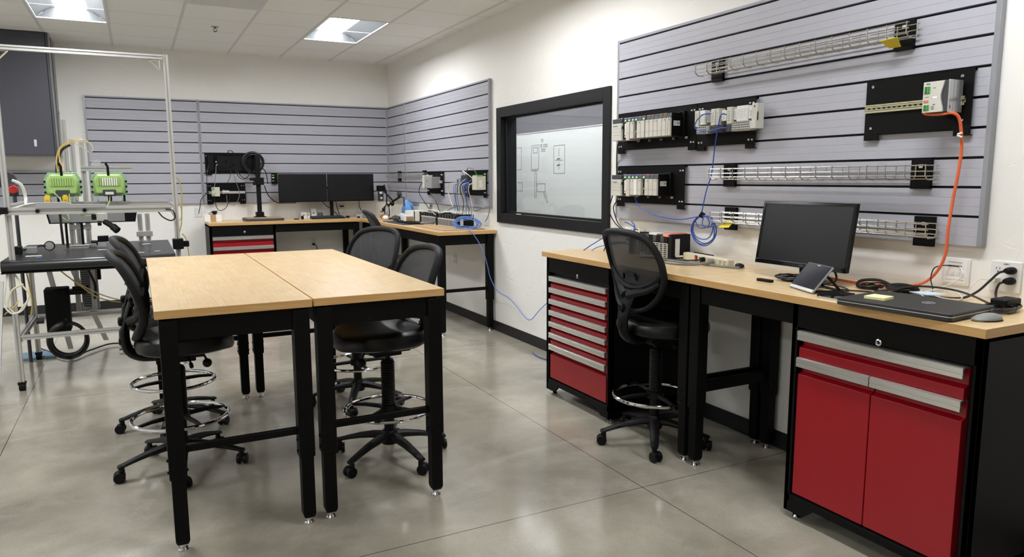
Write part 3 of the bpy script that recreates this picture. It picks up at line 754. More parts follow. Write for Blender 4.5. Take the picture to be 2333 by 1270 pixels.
mb.box(3.036, 3.040, 1.835, 2.293, 1.797, 1.816).box(3.028, 3.038, 1.835, 2.293, 1.796, 1.798).box(3.028, 3.038, 1.835, 2.293, 1.8155, 1.8175)
rl = build(mb, 'rail', 'rail_zinc', pd)
mb = MB()
while yy > 1.96: mb.rings([[(3.0352, yy+.008*math.cos(u), 1.8065+.0033*math.sin(u)) for u in [2*PI*k/12 for k in range(12)]], [(3.0358, yy+.008*math.cos(u), 1.8065+.0033*math.sin(u)) for u in [2*PI*k/12 for k in range(12)]]]); yy -= .025
build(mb, 'rail_slots', 'slot_black', rl)

def rack(label, yl, yr, z0, z1, psw, layout, xf=2.93, blue=()):
    """rack of controller modules; layout: list of (kind, width) from the supply to the right"""
    t = thing('controller_rack', label, 'controller', (3.02, (yl+yr)/2, z0)); xb = 3.038
    mb = MB().box(3.020, xb, yr-.004, yl-.004, z0-.006, z1+.008); mb.box(3.020, xb, yr-.02, yr+.02, z0-.014, z1+.014).box(3.020, xb, yl-.05, yl-.02, z0-.014, z1+.014)
    build(mb, 'chassis', 'black_plastic', t, bev=.002)
    # supply: rounded front corner, dark crown
    def body(a0, a1, b0, b1, x0, r, m, nm):
        mb = MB(); P = [(3.021, a0), (3.021, a1)] + [(x0+r-r*math.cos(q), a1-r+r*math.sin(q)) for q in [PI/2-PI/2*i/5 for i in range(6)]] + [(x0+r-r*math.cos(q), a0+r-r*math.sin(q)) for q in [PI/2*i/5 for i in range(6)]]
        mb.prism(P, 'z', b0, b1); return build(mb, nm, m, t, bev=.0015)
    s = body(yl-psw, yl, z0-.006, z1-.030, xf-.006, .012, 'beige_plastic', 'power_supply')
    build(MB().box(xf-.002, 3.02, yl-psw+.001, yl-.001, z1-.030, z1+.001), 'supply_crown', 'dark_grey', s, bev=.004)
    mb = MB().box(xf-.0068, xf-.0058, yl-psw+.045, yl-psw+.085, z1-.050, z1-.046).box(xf-.0068, xf-.0058, yl-psw+.090, yl-psw+.094, z1-.052, z1-.043)
    for q in range(3): mb.box(xf-.0066, xf-.006, yl-psw+.002, yl-.01, z0+.03+q*.022, z0+.0306+q*.022)
    build(mb, 'marking', 'ink', s)
    y = yl-psw; i = 0; CR = [(200, 190, 225), (190, 190, 230), (150, 140, 220), (160, 150, 220), (150, 160, 220), (205, 130, 130), (225, 160, 200), (222, 140, 120), (110, 170, 175), (215, 140, 95), (220, 145, 100)]
    for kind, w in layout:
        a1, a0 = y, y-w; y -= w
        if kind == 'gap':
            build(MB().box(xf+.02, 3.02, a0+.001, a1-.001, z0+.004, z1-.02), 'open_module', 'black_matte', t, bev=.001)
            mb = MB()
            if w > .015:
                for q in range(5): mb.tube([(xf+.018, a0+w*.3+.002*q, z0+.055-.004*q), (xf+.006, a0+w*.5, z0+.045), (xf+.004, a0+w*.6, z0+.022), (xf+.018, a1-.006, z0+.004)], .0018, 6)
                build(mb, 'module_wires', 'cream_cable', t)
            if w < .015: continue
        elif kind == 'cpu':
            m0 = build(MB().box(xf+.006, 3.02, a0+.0012, a1-.0012, z0+.002, z1-.028), 'processor_module', 'black_plastic', t, bev=.0015)
            build(MB().box(xf+.002, xf+.007, a0+.003, a0+w*.45, z0+.012, z1-.035), 'cover_strip', 'white_plastic', m0, bev=.001)
            build(MB().cyl((xf+.006, a0+w*.62, z0+.078), (xf-.004, a0+w*.62, z0+.078), .0075, 14).box(xf-.014, xf-.004, a0+w*.62-.003, a0+w*.62+.003, z0+.069, z0+.087), 'key_switch', 'black_gloss', m0)
            build(MB().box(xf+.001, xf+.006, a0+.006, a0+.016, z0+.02, z0+.028), 'port', 'red_plastic', m0)
        else:
            x0 = xf + (0.0 if kind == 'mod' else -.003); zb = z0-.008 if kind == 'tall' else z0+.002
            mk = 'white_plastic' if kind == 'white' else 'beige_plastic'
            m0 = body(a0+.0012, a1-.0012, zb, z1-.028, x0, .004, mk, 'module')
            if kind in ('mod', 'tall'):
                mb = MB().box(x0-.0006, x0+.001, a0+.004, a1-.004, z0+.038, z0+.0388)
                if i % 2 == 0: mb.box(x0-.0006, x0+.001, a0+.006, a0+.014, z1-.042, z1-.037).box(x0-.0006, x0+.001, a1-.012, a1-.008, z1-.042, z1-.037)
                build(mb, 'marking', 'ink', m0)
        cr = build(MB().prism([(xf+.006, z1-.028), (xf+.014, z1+.001), (3.02, z1+.001), (3.02, z1-.028)], 'y', a0+.0012, a1-.0012), 'module_crown', 'dark_grey', t, bev=.001)
        if i < len(CR):
            mm = 'crown_strip_%s' % 'abcdefghijk'[i]; mat(mm, CR[i], .5)
            build(MB().box(xf+.0115, xf+.0145, a0+.003, a1-.003, z1-.0005, z1+.0028), 'colour_strip', mm, cr)
            if i in (0, 1, 2, 3, 5): build(MB().box(xf+.0072, xf+.0105, a0+w*.4, a0+w*.4+.006, z1-.018, z1-.012), 'status_light', 'green_led', cr)
        i += 1
    # right end cover with a rating label
    mb = MB().box(xf+.012, 3.02, yr-.001, yr+.004, z0-.002, z1+.002); e = build(mb, 'end_cover', 'black_plastic', t, bev=.001)
    lb = build(MB().box(2.955, 3.005, yr-.0018, yr-.001, z0+.062, z0+.092), 'rating_label', 'label_white', e)
    mb = MB()
    for q in range(3): mb.box(2.958, 2.974+q*.004, yr-.0022, yr-.0018, z0+.068+q*.008, z0+.0705+q*.008)
    mb.box(2.984, 2.990, yr-.0022, yr-.0018, z0+.068, z0+.086).box(2.994, 3.001, yr-.0022, yr-.0018, z0+.070, z0+.086); build(mb, 'label_print', 'grey_ink', e)
    mb = MB()
    for q in range(int((yl-yr)/.12)): mb.box(3.022, 3.034, yl-.17-q*.12, yl-.155-q*.12, z0-.018, z0-.004)
    build(mb, 'mounting_lug', 'grey_plastic', t, bev=.001)
    return t
rack('upper rack of many pale controller modules on the black plate', 4.164, 3.559, 1.752, 1.890, .112,
     [('cpu', .042), ('tall', .040), ('mod', .040), ('gap', .032), ('mod', .042), ('mod', .042), ('gap', .007), ('mod', .041), ('mod', .041), ('mod', .041), ('mod', .041), ('mod', .041), ('mod', .0215), ('mod', .0215)])
rack('lower rack of pale controller modules with a blue cable plugged in', 4.165, 3.674, 1.382, 1.516, .116,
     [('cpu', .048), ('tall', .042), ('mod', .042), ('white', .038), ('mod', .040), ('gap', .036), ('mod', .043), ('mod', .043), ('mod', .043)])
# pale terminal station
t = thing('terminal_station', 'pale terminal block station with slim modules on the black plate', 'terminal block', (3.03, 3.15, 1.755))
build(MB().box(3.028, 3.040, 2.93, 3.40, 1.795, 1.83), 'rail', 'rail_zinc', t)
def card(a1, a0, z0, z1, m, nm='io_module', x=2.990, mark=True):
    o = build(MB().box(x, 3.03, a0, a1, z0, z1), nm, m, t, bev=.0012)
    if mark:
        mb = MB()
        for q in range(5): mb.box(x-.0005, x+.001, a0+(a1-a0)*.3, a1-(a1-a0)*.25, z0+(z1-z0)*(.2+.13*q), z0+(z1-z0)*(.23+.13*q))
        build(mb, 'marking', 'grey_ink', o)
for a1, a0 in ((3.398, 3.365), (3.262, 3.228), (3.222, 3.197), (3.134, 3.098)): card(a1, a0, 1.795, 1.888, 'grey_plastic' if a1 < 3 else 'beige_plastic', x=2.982)
for a1, a0 in ((3.312, 3.274), (3.190, 3.150), (3.093, 3.070), (2.982, 2.946)): card(a1, a0, 1.815, 1.875, 'enclosure_light' if a1 > 3.3 else 'label_white', 'label_module', 2.995)
for q in range(3): card(3.360-.0145*q, 3.3475-.0145*q, 1.805, 1.888, 'white_plastic', 'slim_module', 2.988)
for q in range(6): card(3.064-.0135*q, 3.0525-.0135*q, 1.805, 1.888, 'white_plastic', 'slim_module', 2.988)
def grid(a1, a0, z0, z1, m, nx, nz):
    o = build(MB().box(2.975, 3.03, a0, a1, z0, z1), 'terminal_block', m, t, bev=.001); mb = MB(); dx, dz = (a1-a0)/nx, (z1-z0)/nz
    for i in range(nx):
        for j in range(nz): mb.box(2.9735, 2.976, a0+dx*(i+.22), a0+dx*(i+.78), z0+dz*(j+.2), z0+dz*(j+.8))
    build(mb, 'terminal_holes', 'dark_grey', o)
grid(3.372, 3.290, 1.752, 1.796, 'beige_plastic', 5, 3); grid(3.262, 3.160, 1.752, 1.790, 'enclosure_grey', 5, 4); grid(3.128, 3.092, 1.752, 1.790, 'enclosure_grey', 2, 4); grid(3.088, 2.956, 1.752, 1.802, 'beige_plastic', 9, 4)
o = build(MB().box(2.978, 3.03, 2.905, 2.944, 1.758, 1.892).box(2.974, 2.99, 2.908, 2.95, 1.758, 1.80), 'bus_adapter', 'beige_plastic', t, bev=.002)
build(MB().tube(spline([(2.985, 2.905, 1.845), (2.975, 2.896, 1.84), (2.975, 2.896, 1.81), (2.985, 2.905, 1.805)], 3), .003, 6).box(2.977, 2.979, 2.92, 2.926, 1.87, 1.88), 'release_clip', 'black_plastic', o)
# silver power supply
t = thing('power_supply', 'silver DIN rail power supply with the orange cord on the black plate', 'power supply', (3.0, 1.90, 1.757))
build(MB().box(2.936, 3.028, 1.846, 1.948, 1.758, 1.884), 'housing', 'dark_grey', t, bev=.002)
P = [(1.9475, 1.759), (1.9475, 1.883)]; 
for q in range(13): z = 1.883-.124*q/12; P.append((1.8675 - .006*math.cos((z-1.759)/.124*2*PI) , z))
fr_ = build(MB().prism(P, 'x', 2.928, 2.937), 'front_cover', 'beige_plastic', t, bev=.001)
mb = MB().box(2.936, 3.027, 1.8425, 1.8465, 1.756, 1.886)
for q in (.968, .984, .999): mb.box(2.938, 3.025, 1.8418, 1.8427, 0, 0) if False else None
sd = build(mb, 'heat_sink_side', 'brushed_steel', t, bev=.001)
mb = MB(); [mb.box(2.965+q*.031, 2.966+q*.031, 1.8418, 1.8428, 1.757, 1.885) for q in range(2)]; mb.box(2.942, 2.950, 1.8418, 1.8426, 1.770, 1.784); build(mb, 'panel_groove', 'grey_ink', sd)
def conn(z0, z1, n):
    c = build(MB().box(2.925, 2.93, 1.917, 1.942, z0, z1), 'terminal_plug', 'green_plastic', fr_, bev=.0008); mb = MB()
    for q in range(n): z = z0+(z1-z0)*(q+.25)/n; mb.box(2.9245, 2.926, 1.929, 1.938, z, z+.0042).box(2.9245, 2.926, 1.920, 1.925, z, z+.0035)
    build(mb, 'plug_holes', 'slot_black', fr_)
conn(1.836, 1.864, 4); conn(1.768, 1.790, 3)
build(MB().box(2.926, 2.93, 1.922, 1.937, 1.800, 1.809), 'switch', 'orange_plastic', fr_)
mb = MB().box(2.9272, 2.9282, 1.939, 1.942, 1.798, 1.810).box(2.9272, 2.9282, 1.919, 1.936, 1.872, 1.877).box(2.9272, 2.9282, 1.938, 1.941, 1.820, 1.823)
for q in range(4): mb.box(2.9272, 2.9282, 1.897, 1.909, 1.770+q*.004, 1.7715+q*.004)
mb.box(2.9272, 2.9282, 1.893, 1.903, 1.788, 1.792).box(2.9272, 2.9282, 1.922, 1.935, 1.8205, 1.8225).box(2.9272, 2.9282, 1.895, 1.905, 1.856, 1.858); build(mb, 'front_print', 'grey_ink', fr_)
build(MB().box(2.9275, 2.9285, 1.887, 1.905, 1.815, 1.822), 'blank_label', 'white_paper', fr_)
oc = cable('power_cable', [(2.935, 1.945, 1.772), (2.935, 1.94, 1.758), (2.945, 1.92, 1.752), (2.945, 1.87, 1.750), (2.95, 1.835, 1.752), (2.97, 1.818, 1.735), (2.99, 1.815, 1.68), (3.01, 1.82, 1.60), (3.015, 1.83, 1.50), (3.02, 1.845, 1.40), (3.02, 1.855, 1.28), (3.03, 1.865, 1.17), (3.035, 1.90, 1.09), (3.04, 1.96, 1.035), (3.03, 2.04, 1.012),
      (2.99, 2.13, 1.008), (2.96, 2.22, 1.008), (2.97, 2.32, 1.008), (2.99, 2.42, 1.008)], .0062, 'orange_cable', 'orange power cable falling from the silver power supply to the bench', 'power cable')
build(MB().tube([(2.985, 1.807, 1.672), (2.978, 1.820, 1.668), (2.99, 1.823, 1.665)], .004, 6).tube([(2.985, 1.807, 1.655), (2.978, 1.822, 1.662), (2.99, 1.823, 1.665)], .004, 6), 'zip_tie', 'white_plastic', oc)

# wire cable trays
def tray(y0, y1, zc, label, zb, wall='R', tagpos=None, h=.058, dpt=.075, br=((.085, .0), (.0, .0))):
    t = thing('cable_tray', label, 'cable tray', (SF, (y0+y1)/2, zc-h/2))
    mb = MB(); x0, x1 = SF-.022, SF-.022-dpt; r = .0026
    for X, Z in ((x0, zc+h/2), (x0, zc+.004), (x0+.0, zc-h/2+.012), (x0-.02, zc-h/2), (x1+.02, zc-h/2), (x1, zc-h/2+.012), (x1, zc+.004), (x1, zc+h/2)): mb.tube([(X, y0, Z), (X, y1, Z)], r, 6)
    n = max(2, round((y1-y0-.02)/.095))
    for i in range(n+1):
        y = y0+.008+(y1-y0-.016)*i/n
        mb.tube([(x0-.003, y, zc+h/2+.004), (x0-.003, y, zc-h/2+.012), (x0-.018, y, zc-h/2-.003), (x1+.018, y, zc-h/2-.003), (x1-.003, y, zc-h/2+.012), (x1-.003, y, zc+h/2+.004)], r, 6)
    build(mb, 'wire_basket', 'galvanised', t)
    for a in zb:
        b = build(MB().box(SF-.020, SF-.0005, a, a+.090, zc-.072, zc+.058).box(SF-.010, SF, a+.01, a+.08, zc+.052, zc+.058), 'bracket', 'black_steel', t, bev=.001)
        build(MB().box(SF-.030, SF-.019, a+.03, a+.048, zc+.018, zc+.034).cyl((SF-.032, a+.04, zc+.026), (SF-.02, a+.04, zc+.026), .006, 8), 'clamp', 'chrome', b, bev=.001)
    if tagpos:
        zf, zb_ = (zc-.028, zc-.062) if zc > 1.5 else (zc-.052, zc-.024)
        q = [(x1-.006, tagpos, zf), (x1-.006, tagpos+.085, zf-.004), (x1+.04, tagpos+.065, zb_), (x1+.04, tagpos+.012, zb_)]
        build(MB().rings([q, [(a, b, c+.0015) for a, b, c in q]]), 'warning_tag', 'yellow_tag', t)
    return t
tray(2.055, 3.385, 2.120, 'wire cable tray near the top of the slat wall, yellow tag at right', (3.240, 2.085), tagpos=2.10)
tray(1.925, 3.245, 1.516, 'wire cable tray across the middle of the slat wall, without a tag', (3.113, 1.962))
tray(1.905, 3.225, 1.268, 'wire cable tray running behind the monitor, yellow tag at left', (3.093, 1.930), tagpos=3.06)

# blue network cable with its tied coil
def coil(c, r, n, ax, th=.004, seed=1, el=1.0):
    rnd = random.Random(seed); P = []; k = 22
    for i in range(n*k):
        a = 2*PI*i/k; rr = r*(1+.10*math.sin(a*.5+seed)+.05*math.sin(a*.33+2*seed)); ofs = (rnd.random()-.5)*.004+.012*math.sin(a*.21)
        u, w = rr*math.sin(a), -rr*el*math.cos(a)
        P.append({'x': (c[0]+ofs, c[1]+u, c[2]-w-0), 'y': (c[0]+u, c[1]+ofs, c[2]-w), 'z': (c[0]+u, c[1]-w, c[2]+abs(ofs)+th*.5)}[ax])
    return P
nc = cable('network_cable', [(2.962, 3.915, 1.428), (2.945, 3.92, 1.406), (2.955, 3.927, 1.36), (2.96, 3.870, 1.30), (2.98, 3.70, 1.252), (2.985, 3.52, 1.240), (2.99, 3.40, 1.256), (2.985, 3.318, 1.272)], .0032, 'blue_cable', 'blue network cable from the lower rack, its tied coil hanging below the slat wall', 'network cable')
for q, (rr, el, dz, dy) in enumerate(((.104, .86, 0, 0), (.097, .88, .004, .004), (.088, .80, .014, .006), (.100, .82, .0, -.004), (.060, .62, .052, .012), (.045, .75, .04, -.03))):
    cz = 1.272-rr*el
    P = [(2.985+.004*math.sin(q*2+a*3), 3.296+dy+rr*math.sin(a), cz+rr*el*math.cos(a)) for a in [2*PI*k/28 for k in range(28)]]
    build(MB().tube(P, .0032, 8, closed=True), 'coil_turn', 'blue_cable', nc)
build(MB().tube([(2.975, 3.31, 1.262), (2.995, 3.305, 1.282), (2.99, 3.32, 1.29), (2.97, 3.315, 1.27)], .008, 8), 'cable_wrap', 'black_matte', nc)
cable('network_cable', [(2.985, 3.14, 1.848), (2.955, 3.15, 1.846), (2.965, 3.182, 1.781), (2.98, 3.22, 1.66), (3.0, 3.26, 1.52), (2.99, 3.292, 1.407), (2.985, 3.318, 1.28)], .0032, 'blue_cable', 'blue network cable dropping from the pale terminal station to the tied coil', 'network cable')
cable('network_cable', [(2.985, 3.262, 1.862), (2.955, 3.30, 1.858), (2.945, 3.345, 1.82), (2.945, 3.35, 1.785), (2.95, 3.31, 1.766), (2.955, 3.22, 1.764), (2.965, 3.16, 1.774), (2.975, 3.12, 1.773)], .0032, 'blue_cable', 'short blue patch cable looped across the pale terminal station', 'network cable')
cable('power_cable', [(2.99, 4.16, 1.750), (3.0, 4.20, 1.72), (3.03, 4.25, 1.66), (3.055, 4.285, 1.58), (3.05, 4.28, 1.45), (3.03, 4.30, 1.36), (3.04, 4.345, 1.26), (3.06, 4.31, 1.18), (3.07, 4.24, 1.135), (3.07, 4.20, 1.125)], .004, 'black_cable', 'black cable from the upper controller rack down the edge of the slat wall', 'power cable')
cable('power_cable', [(2.98, 4.12, 1.378), (3.0, 4.19, 1.36), (3.04, 4.26, 1.33), (3.05, 4.31, 1.28), (3.06, 4.27, 1.18), (3.07, 4.20, 1.13), (3.072, 4.16, 1.12)], .004, 'black_cable', 'black cable from the lower controller rack to the socket under the slat wall', 'power cable')

# sockets
def plate(y0, y1, z0, z1, label, wall='R', cat='socket'):
    def P3(d, a, z): return (XR-d, a, z) if wall == 'R' else (a, YB-d, z)
    t = thing('wall_outlet' if cat == 'socket' else 'data_plate', label, cat, P3(0, (y0+y1)/2, z0)); p, q = P3(0, y0, z0), P3(.008, y1, z1)
    build(MB().box(p[0], q[0], p[1], q[1], p[2], q[2]), 'cover_plate', 'white_plastic', t, bev=.004); return t, P3
def recept(t, P3, a, z, wall='R'):
    c = P3(.008, a, z); s = -1
    o = build(MB().lathe([(0, 0), (.0175, 0), (.017, s*.002), (0, s*.0022)], c, 20, 'x' if wall == 'R' else 'y'), 'socket_face', 'white_plastic', t)
    mb = MB()
    for da, dz, w_, h_ in ((-.0065, .004, .0022, .009), (.0065, .004, .0022, .008), (0, -.008, .005, .005)):
        p, q = P3(.0102, a+da-w_/2, z+dz-h_/2), P3(.011, a+da+w_/2, z+dz+h_/2); mb.box(p[0], q[0], p[1], q[1], p[2], q[2])
    build(mb, 'socket_slots', 'ink', o)
t, P3 = plate(1.588, 1.706, 1.033, 1.160, 'white four way socket plate marked LAB2-2 at the far right'); wo = t
for a in (1.676, 1.620):
    for z in (1.125, 1.083): recept(t, P3, a, z)
text_mesh('LAB2-2', .0075, wall_r_mtx(XR-.0085, 1.647, 1.1475), 'ink', 'plate_text', t)
t, P3 = plate(1.788, 1.908, 1.036, 1.154, 'white square data plate with two small plugs, left of the socket plate', cat='data plate')
mb = MB().box(XR-.0095, XR-.0075, 1.80, 1.895, 1.046, 1.144); build(mb, 'inner_frame', 'white_paper', t, bev=.001)
mb = MB().box(XR-.0105, XR-.009, 1.822, 1.88, 1.116, 1.122); build(mb, 'port_recess', 'dark_grey', t)
mb = MB()
for q in range(4): mb.box(XR-.011, XR-.009, 1.806+q*.022, 1.822+q*.022, 1.078, 1.096)
mb.box(XR-.011, XR-.009, 1.81, 1.885, 1.060, 1.065); build(mb, 'port_cover', 'label_white', t, bev=.0008)
mb = MB()
for q in range(9): mb.box(XR-.0105, XR-.0094, 1.822+q*.0066, 1.826+q*.0066, 1.1335, 1.1365)
build(mb, 'port_marking', 'grey_ink', t)
t, P3 = plate(4.14, 4.215, 1.065, 1.148, 'small white socket plate behind the mesh stool, under the slat wall'); recept(t, P3, 4.178, 1.125); recept(t, P3, 4.178, 1.088)
t, P3 = plate(3.985, 4.055, 1.055, 1.150, 'small white data plate behind the stool, right of the socket', cat='data plate')
build(MB().box(XR-.0105, XR-.008, 4.0, 4.04, 1.12, 1.128), 'port', 'grey_ink', t)
t, P3 = plate(6.47, 6.60, 1.030, 1.150, 'white socket plate on the wall at the end of the side bench'); recept(t, P3, 6.51, 1.115); recept(t, P3, 6.51, 1.062)
t, P3 = plate(7.31, 7.38, .565, .665, 'white socket plate under the side bench'); recept(t, P3, 7.345, .638); recept(t, P3, 7.345, .592)
for a, lb in ((.655, 'white socket plate at the left end of the back bench'), (2.02, 'white socket plate below the back bench top')):
    z0 = 1.045 if a < 1 else .62
    t, P3 = plate(a-.04, a+.04, z0, z0+.118, lb, wall='B'); recept(t, P3, a, z0+.085, 'B'); recept(t, P3, a, z0+.033, 'B')
    if a > 1: build(MB().cyl((a, YB-.01, z0+.033), (a, YB-.045, z0+.033), .016, 12).tube(spline([(a, YB-.04, z0+.033), (a+.03, YB-.05, z0+.01), (a+.05, YB-.03, z0-.08)], 5), .005, 8), 'inserted_plug', 'black_plastic', t)
t, P3 = plate(2.365, 2.47, 1.045, 1.165, 'white data plate on the back wall behind the monitor pole', wall='B', cat='data plate'); build(MB().box(2.385, 2.44, YB-.03, YB-.008, 1.13, 1.145), 'black_plug', 'black_plastic', t, bev=.003)
t, P3 = plate(2.62, 2.72, 1.045, 1.165, 'white socket plate on the back wall near the room corner', wall='B'); recept(t, P3, 2.67, 1.13, 'B'); recept(t, P3, 2.67, 1.08, 'B')
t, P3 = plate(.79, .88, 1.05, 1.16, 'white data plate on the back wall above the small box', wall='B', cat='data plate'); build(MB().box(.81, .87, YB-.04, YB-.008, 1.10, 1.115), 'black_plug', 'black_plastic', t, bev=.003)

# plugs and leads at the right-hand sockets
def plug(a, z, lab, P):
    t = thing('power_plug', lab, 'power plug', (3.06, a, z))
    build(MB().rings([[(XR-.011-d, a+r*1.0*math.cos(u)+s, z+r*.86*math.sin(u)) for u in [2*PI*k/16 for k in range(16)]] for d, r, s in ((0, .017, 0), (.012, .018, 0), (.026, .016, .003), (.034, .010, .008))]), 'plug_body', 'black_plastic', t)
    build(MB().tube(spline(P, 8), .0048, 8), 'cord', 'black_cable', t)
plug(1.620, 1.125, 'black plug in the upper right socket, its lead running left behind the laptop', [(3.055, 1.632, 1.122), (3.04, 1.65, 1.115), (3.02, 1.672, 1.08), (2.99, 1.70, 1.035), (2.95, 1.735, 1.008), (2.90, 1.80, 1.006), (2.86, 1.87, 1.006), (2.86, 1.94, 1.006)])
plug(1.620, 1.083, 'black plug in the lower right socket, its lead falling to the charger', [(3.055, 1.632, 1.08), (3.045, 1.648, 1.07), (3.035, 1.652, 1.04), (3.02, 1.64, 1.012), (2.99, 1.61, 1.006), (2.96, 1.56, 1.006)])
t = thing('usb_charger', 'small white USB charger plugged into the lower left socket', 'charger', (3.05, 1.676, 1.075))
build(MB().box(XR-.045, XR-.011, 1.664, 1.692, 1.073, 1.093), 'body', 'white_plastic', t, bev=.003); build(MB().box(XR-.0455, XR-.0445, 1.674, 1.684, 1.082, 1.086), 'port', 'ink', t)
cable('charging_cable', [(3.05, 1.692, 1.081), (3.04, 1.72, 1.08), (3.01, 1.735, 1.05), (2.99, 1.745, 1.015), (2.95, 1.75, 1.004), (2.88, 1.76, 1.004)], .002, 'white_cable', 'thin white charging cable hanging from the white charger', 'charging cable')
cable('usb_cable', [(XR-.01, 1.868, 1.118), (3.055, 1.885, 1.119), (3.04, 1.915, 1.105), (3.03, 1.92, 1.06), (3.01, 1.895, 1.02), (2.98, 1.88, 1.006)], .0024, 'black_cable', 'thin dark cable from the left port of the data plate', 'usb cable')
cable('usb_cable', [(XR-.01, 1.83, 1.117), (3.055, 1.812, 1.117), (3.035, 1.79, 1.10), (3.03, 1.795, 1.075), (3.01, 1.83, 1.045), (2.96, 1.87, 1.02), (2.91, 1.89, 1.012), (2.86, 1.84, 1.008), (2.83, 1.80, 1.006)], .0028, 'white_cable', 'white cable from the right port of the data plate', 'usb cable')
cable('usb_cable', [(2.90, 1.90, 1.006), (2.95, 1.87, 1.02), (2.99, 1.82, 1.03), (2.97, 1.76, 1.02), (2.92, 1.72, 1.008), (2.86, 1.76, 1.012), (2.88, 1.84, 1.025), (2.83, 1.83, 1.035)], .0028, 'white_cable', 'loose white cable tangled behind the laptop', 'usb cable')

# ================================================================ on the right bench
RB = 1.0
t = thing('monitor', 'black flat screen monitor standing on the right bench', 'monitor', (2.86, 2.44, RB), R(0.5), local=True)
th = math.atan2(.05, .31)
# local frame: x toward the wall, y along the bench, z up
def tiltx(z): return -.055 + (z-.067)*math.tan(th)
mb = MB(); hw, z0, z1 = .268, .066, .378
def slab(mb, y0, y1, za, zb, d0, d1): mb.rings([[(tiltx(za)+d0, y0, za), (tiltx(za)+d0, y1, za), (tiltx(za)+d1, y1, za), (tiltx(za)+d1, y0, za)], [(tiltx(zb)+d0, y0, zb), (tiltx(zb)+d0, y1, zb), (tiltx(zb)+d1, y1, zb), (tiltx(zb)+d1, y0, zb)]])
slab(mb, -hw, hw, z0, z1, .004, .024); slab(mb, -hw+.05, hw-.05, z0+.03, z1-.05, .024, .045)
bd = build(mb, 'housing', 'black_plastic', t, bev=.003)
mb = MB()
for a in ((-hw, hw, z0, z0+.022), (-hw, hw, z1-.014, z1), (-hw, -hw+.014, z0+.022, z1-.014), (hw-.014, hw, z0+.022, z1-.014)): slab(mb, *a, 0, .006)
build(mb, 'bezel', 'black_gloss', t, bev=.0015)
mb = MB(); slab(mb, -hw+.012, hw-.012, z0+.02, z1-.012, .003, .0055); build(mb, 'screen', 'screen_black', t)
text_mesh('ASUS', .011, Matrix.Translation((tiltx(z0+.011)-.0006, -.02, z0+.011)) @ Matrix(((0, 0, -1, 0), (-1, 0, 0, 0), (0, 1, 0, 0), (0, 0, 0, 1))), 'grey_ink', 'logo', bd)
build(MB().prism([(.0, .01), (.04, .01), (.03, .16), (-.018, .16)], 'y', -.032, .032), 'stand_neck', 'black_plastic', t, bev=.004)
build(MB().lathe([(0, 0), (.108, 0), (.112, .004), (.104, .011), (.03, .014), (0, .014)], (.0, 0, 0), 32), 'stand_base', 'black_gloss', t)
# tablet on a folding stand, leaning back
e = Vector((-.368, -.93, 0)).normalized(); n_ = Vector((.93, -.368, 0)).normalized(); o0 = Vector((2.614, 2.315, 1.006))
up_ = (n_*.09+Vector((0, 0, .110))).normalized(); LW, LH = .205, .142; nn = e.cross(up_).normalized()
if nn.dot(n_) > 0: nn = -nn
t = thing('tablet', 'small tablet with a dark blue screen leaning on a black folding stand', 'tablet', tuple(o0))
def quad(mb, a0, a1, b0, b1, d0, d1):
    P = lambda a, b, d: o0 + e*a + up_*b + nn*d
    return mb.rings([[P(a0, b0, d0), P(a1, b0, d0), P(a1, b1, d0), P(a0, b1, d0)], [P(a0, b0, d1), P(a1, b0, d1), P(a1, b1, d1), P(a0, b1, d1)]])
build(quad(MB(), 0, LW, 0, LH, -.009, 0), 'body', 'grey_plastic', t, bev=.0025)
build(quad(MB(), .003, LW-.003, .016, LH-.003, 0, .0012), 'screen', 'tablet_screen', t, bev=.0005)
build(quad(MB(), .003, LW-.003, .002, .015, 0, .0008), 'lower_bezel', 'aluminium', t)
build(quad(MB(), LW*.44, LW*.56, LH-.010, LH-.007, .0012, .0015), 'camera_dot', 'aluminium', t)
t = thing('tablet_stand', 'black folding stand holding the tablet', 'stand', tuple(o0+n_*.06))
mb = MB(); P = lambda a, b, z: o0 + e*a + n_*b + Vector((0, 0, z-.006))
mb.tube([P(.15, .075, .088), P(.165, .11, .05), P(.18, .145, .006)], .006, 8).tube([P(.06, .075, .088), P(.05, .11, .05), P(.04, .145, .006)], .006, 8)
mb.tube([P(.03, .012, .006), P(.03, .15, .006)], .0055, 8).tube([P(.17, .012, .006), P(.19, .15, .006)], .0055, 8).tube([P(.02, .148, .006), P(.20, .148, .006)], .0055, 8)
build(mb, 'frame', 'black_plastic', t)
cable('stand_foot', [(2.515, 2.075, 1.009), (2.56, 2.05, 1.010), (2.60, 2.03, 1.010), (2.63, 1.985, 1.009)], .0085, 'black_plastic', 'thick black bar lying on the bench right of the tablet', 'bar')
mb = MB().rbox(2.51, 1.985, 1.0, 1.009, .055, .125, .012)
t = thing('smartphone', 'thin silver edged phone lying between tablet and laptop', 'phone', (2.51, 1.985, 1.0)); build(mb, 'body', 'aluminium', t); build(MB().rbox(2.51, 1.985, 1.009, 1.0098, .049, .119, .010), 'screen', 'black_gloss', t)
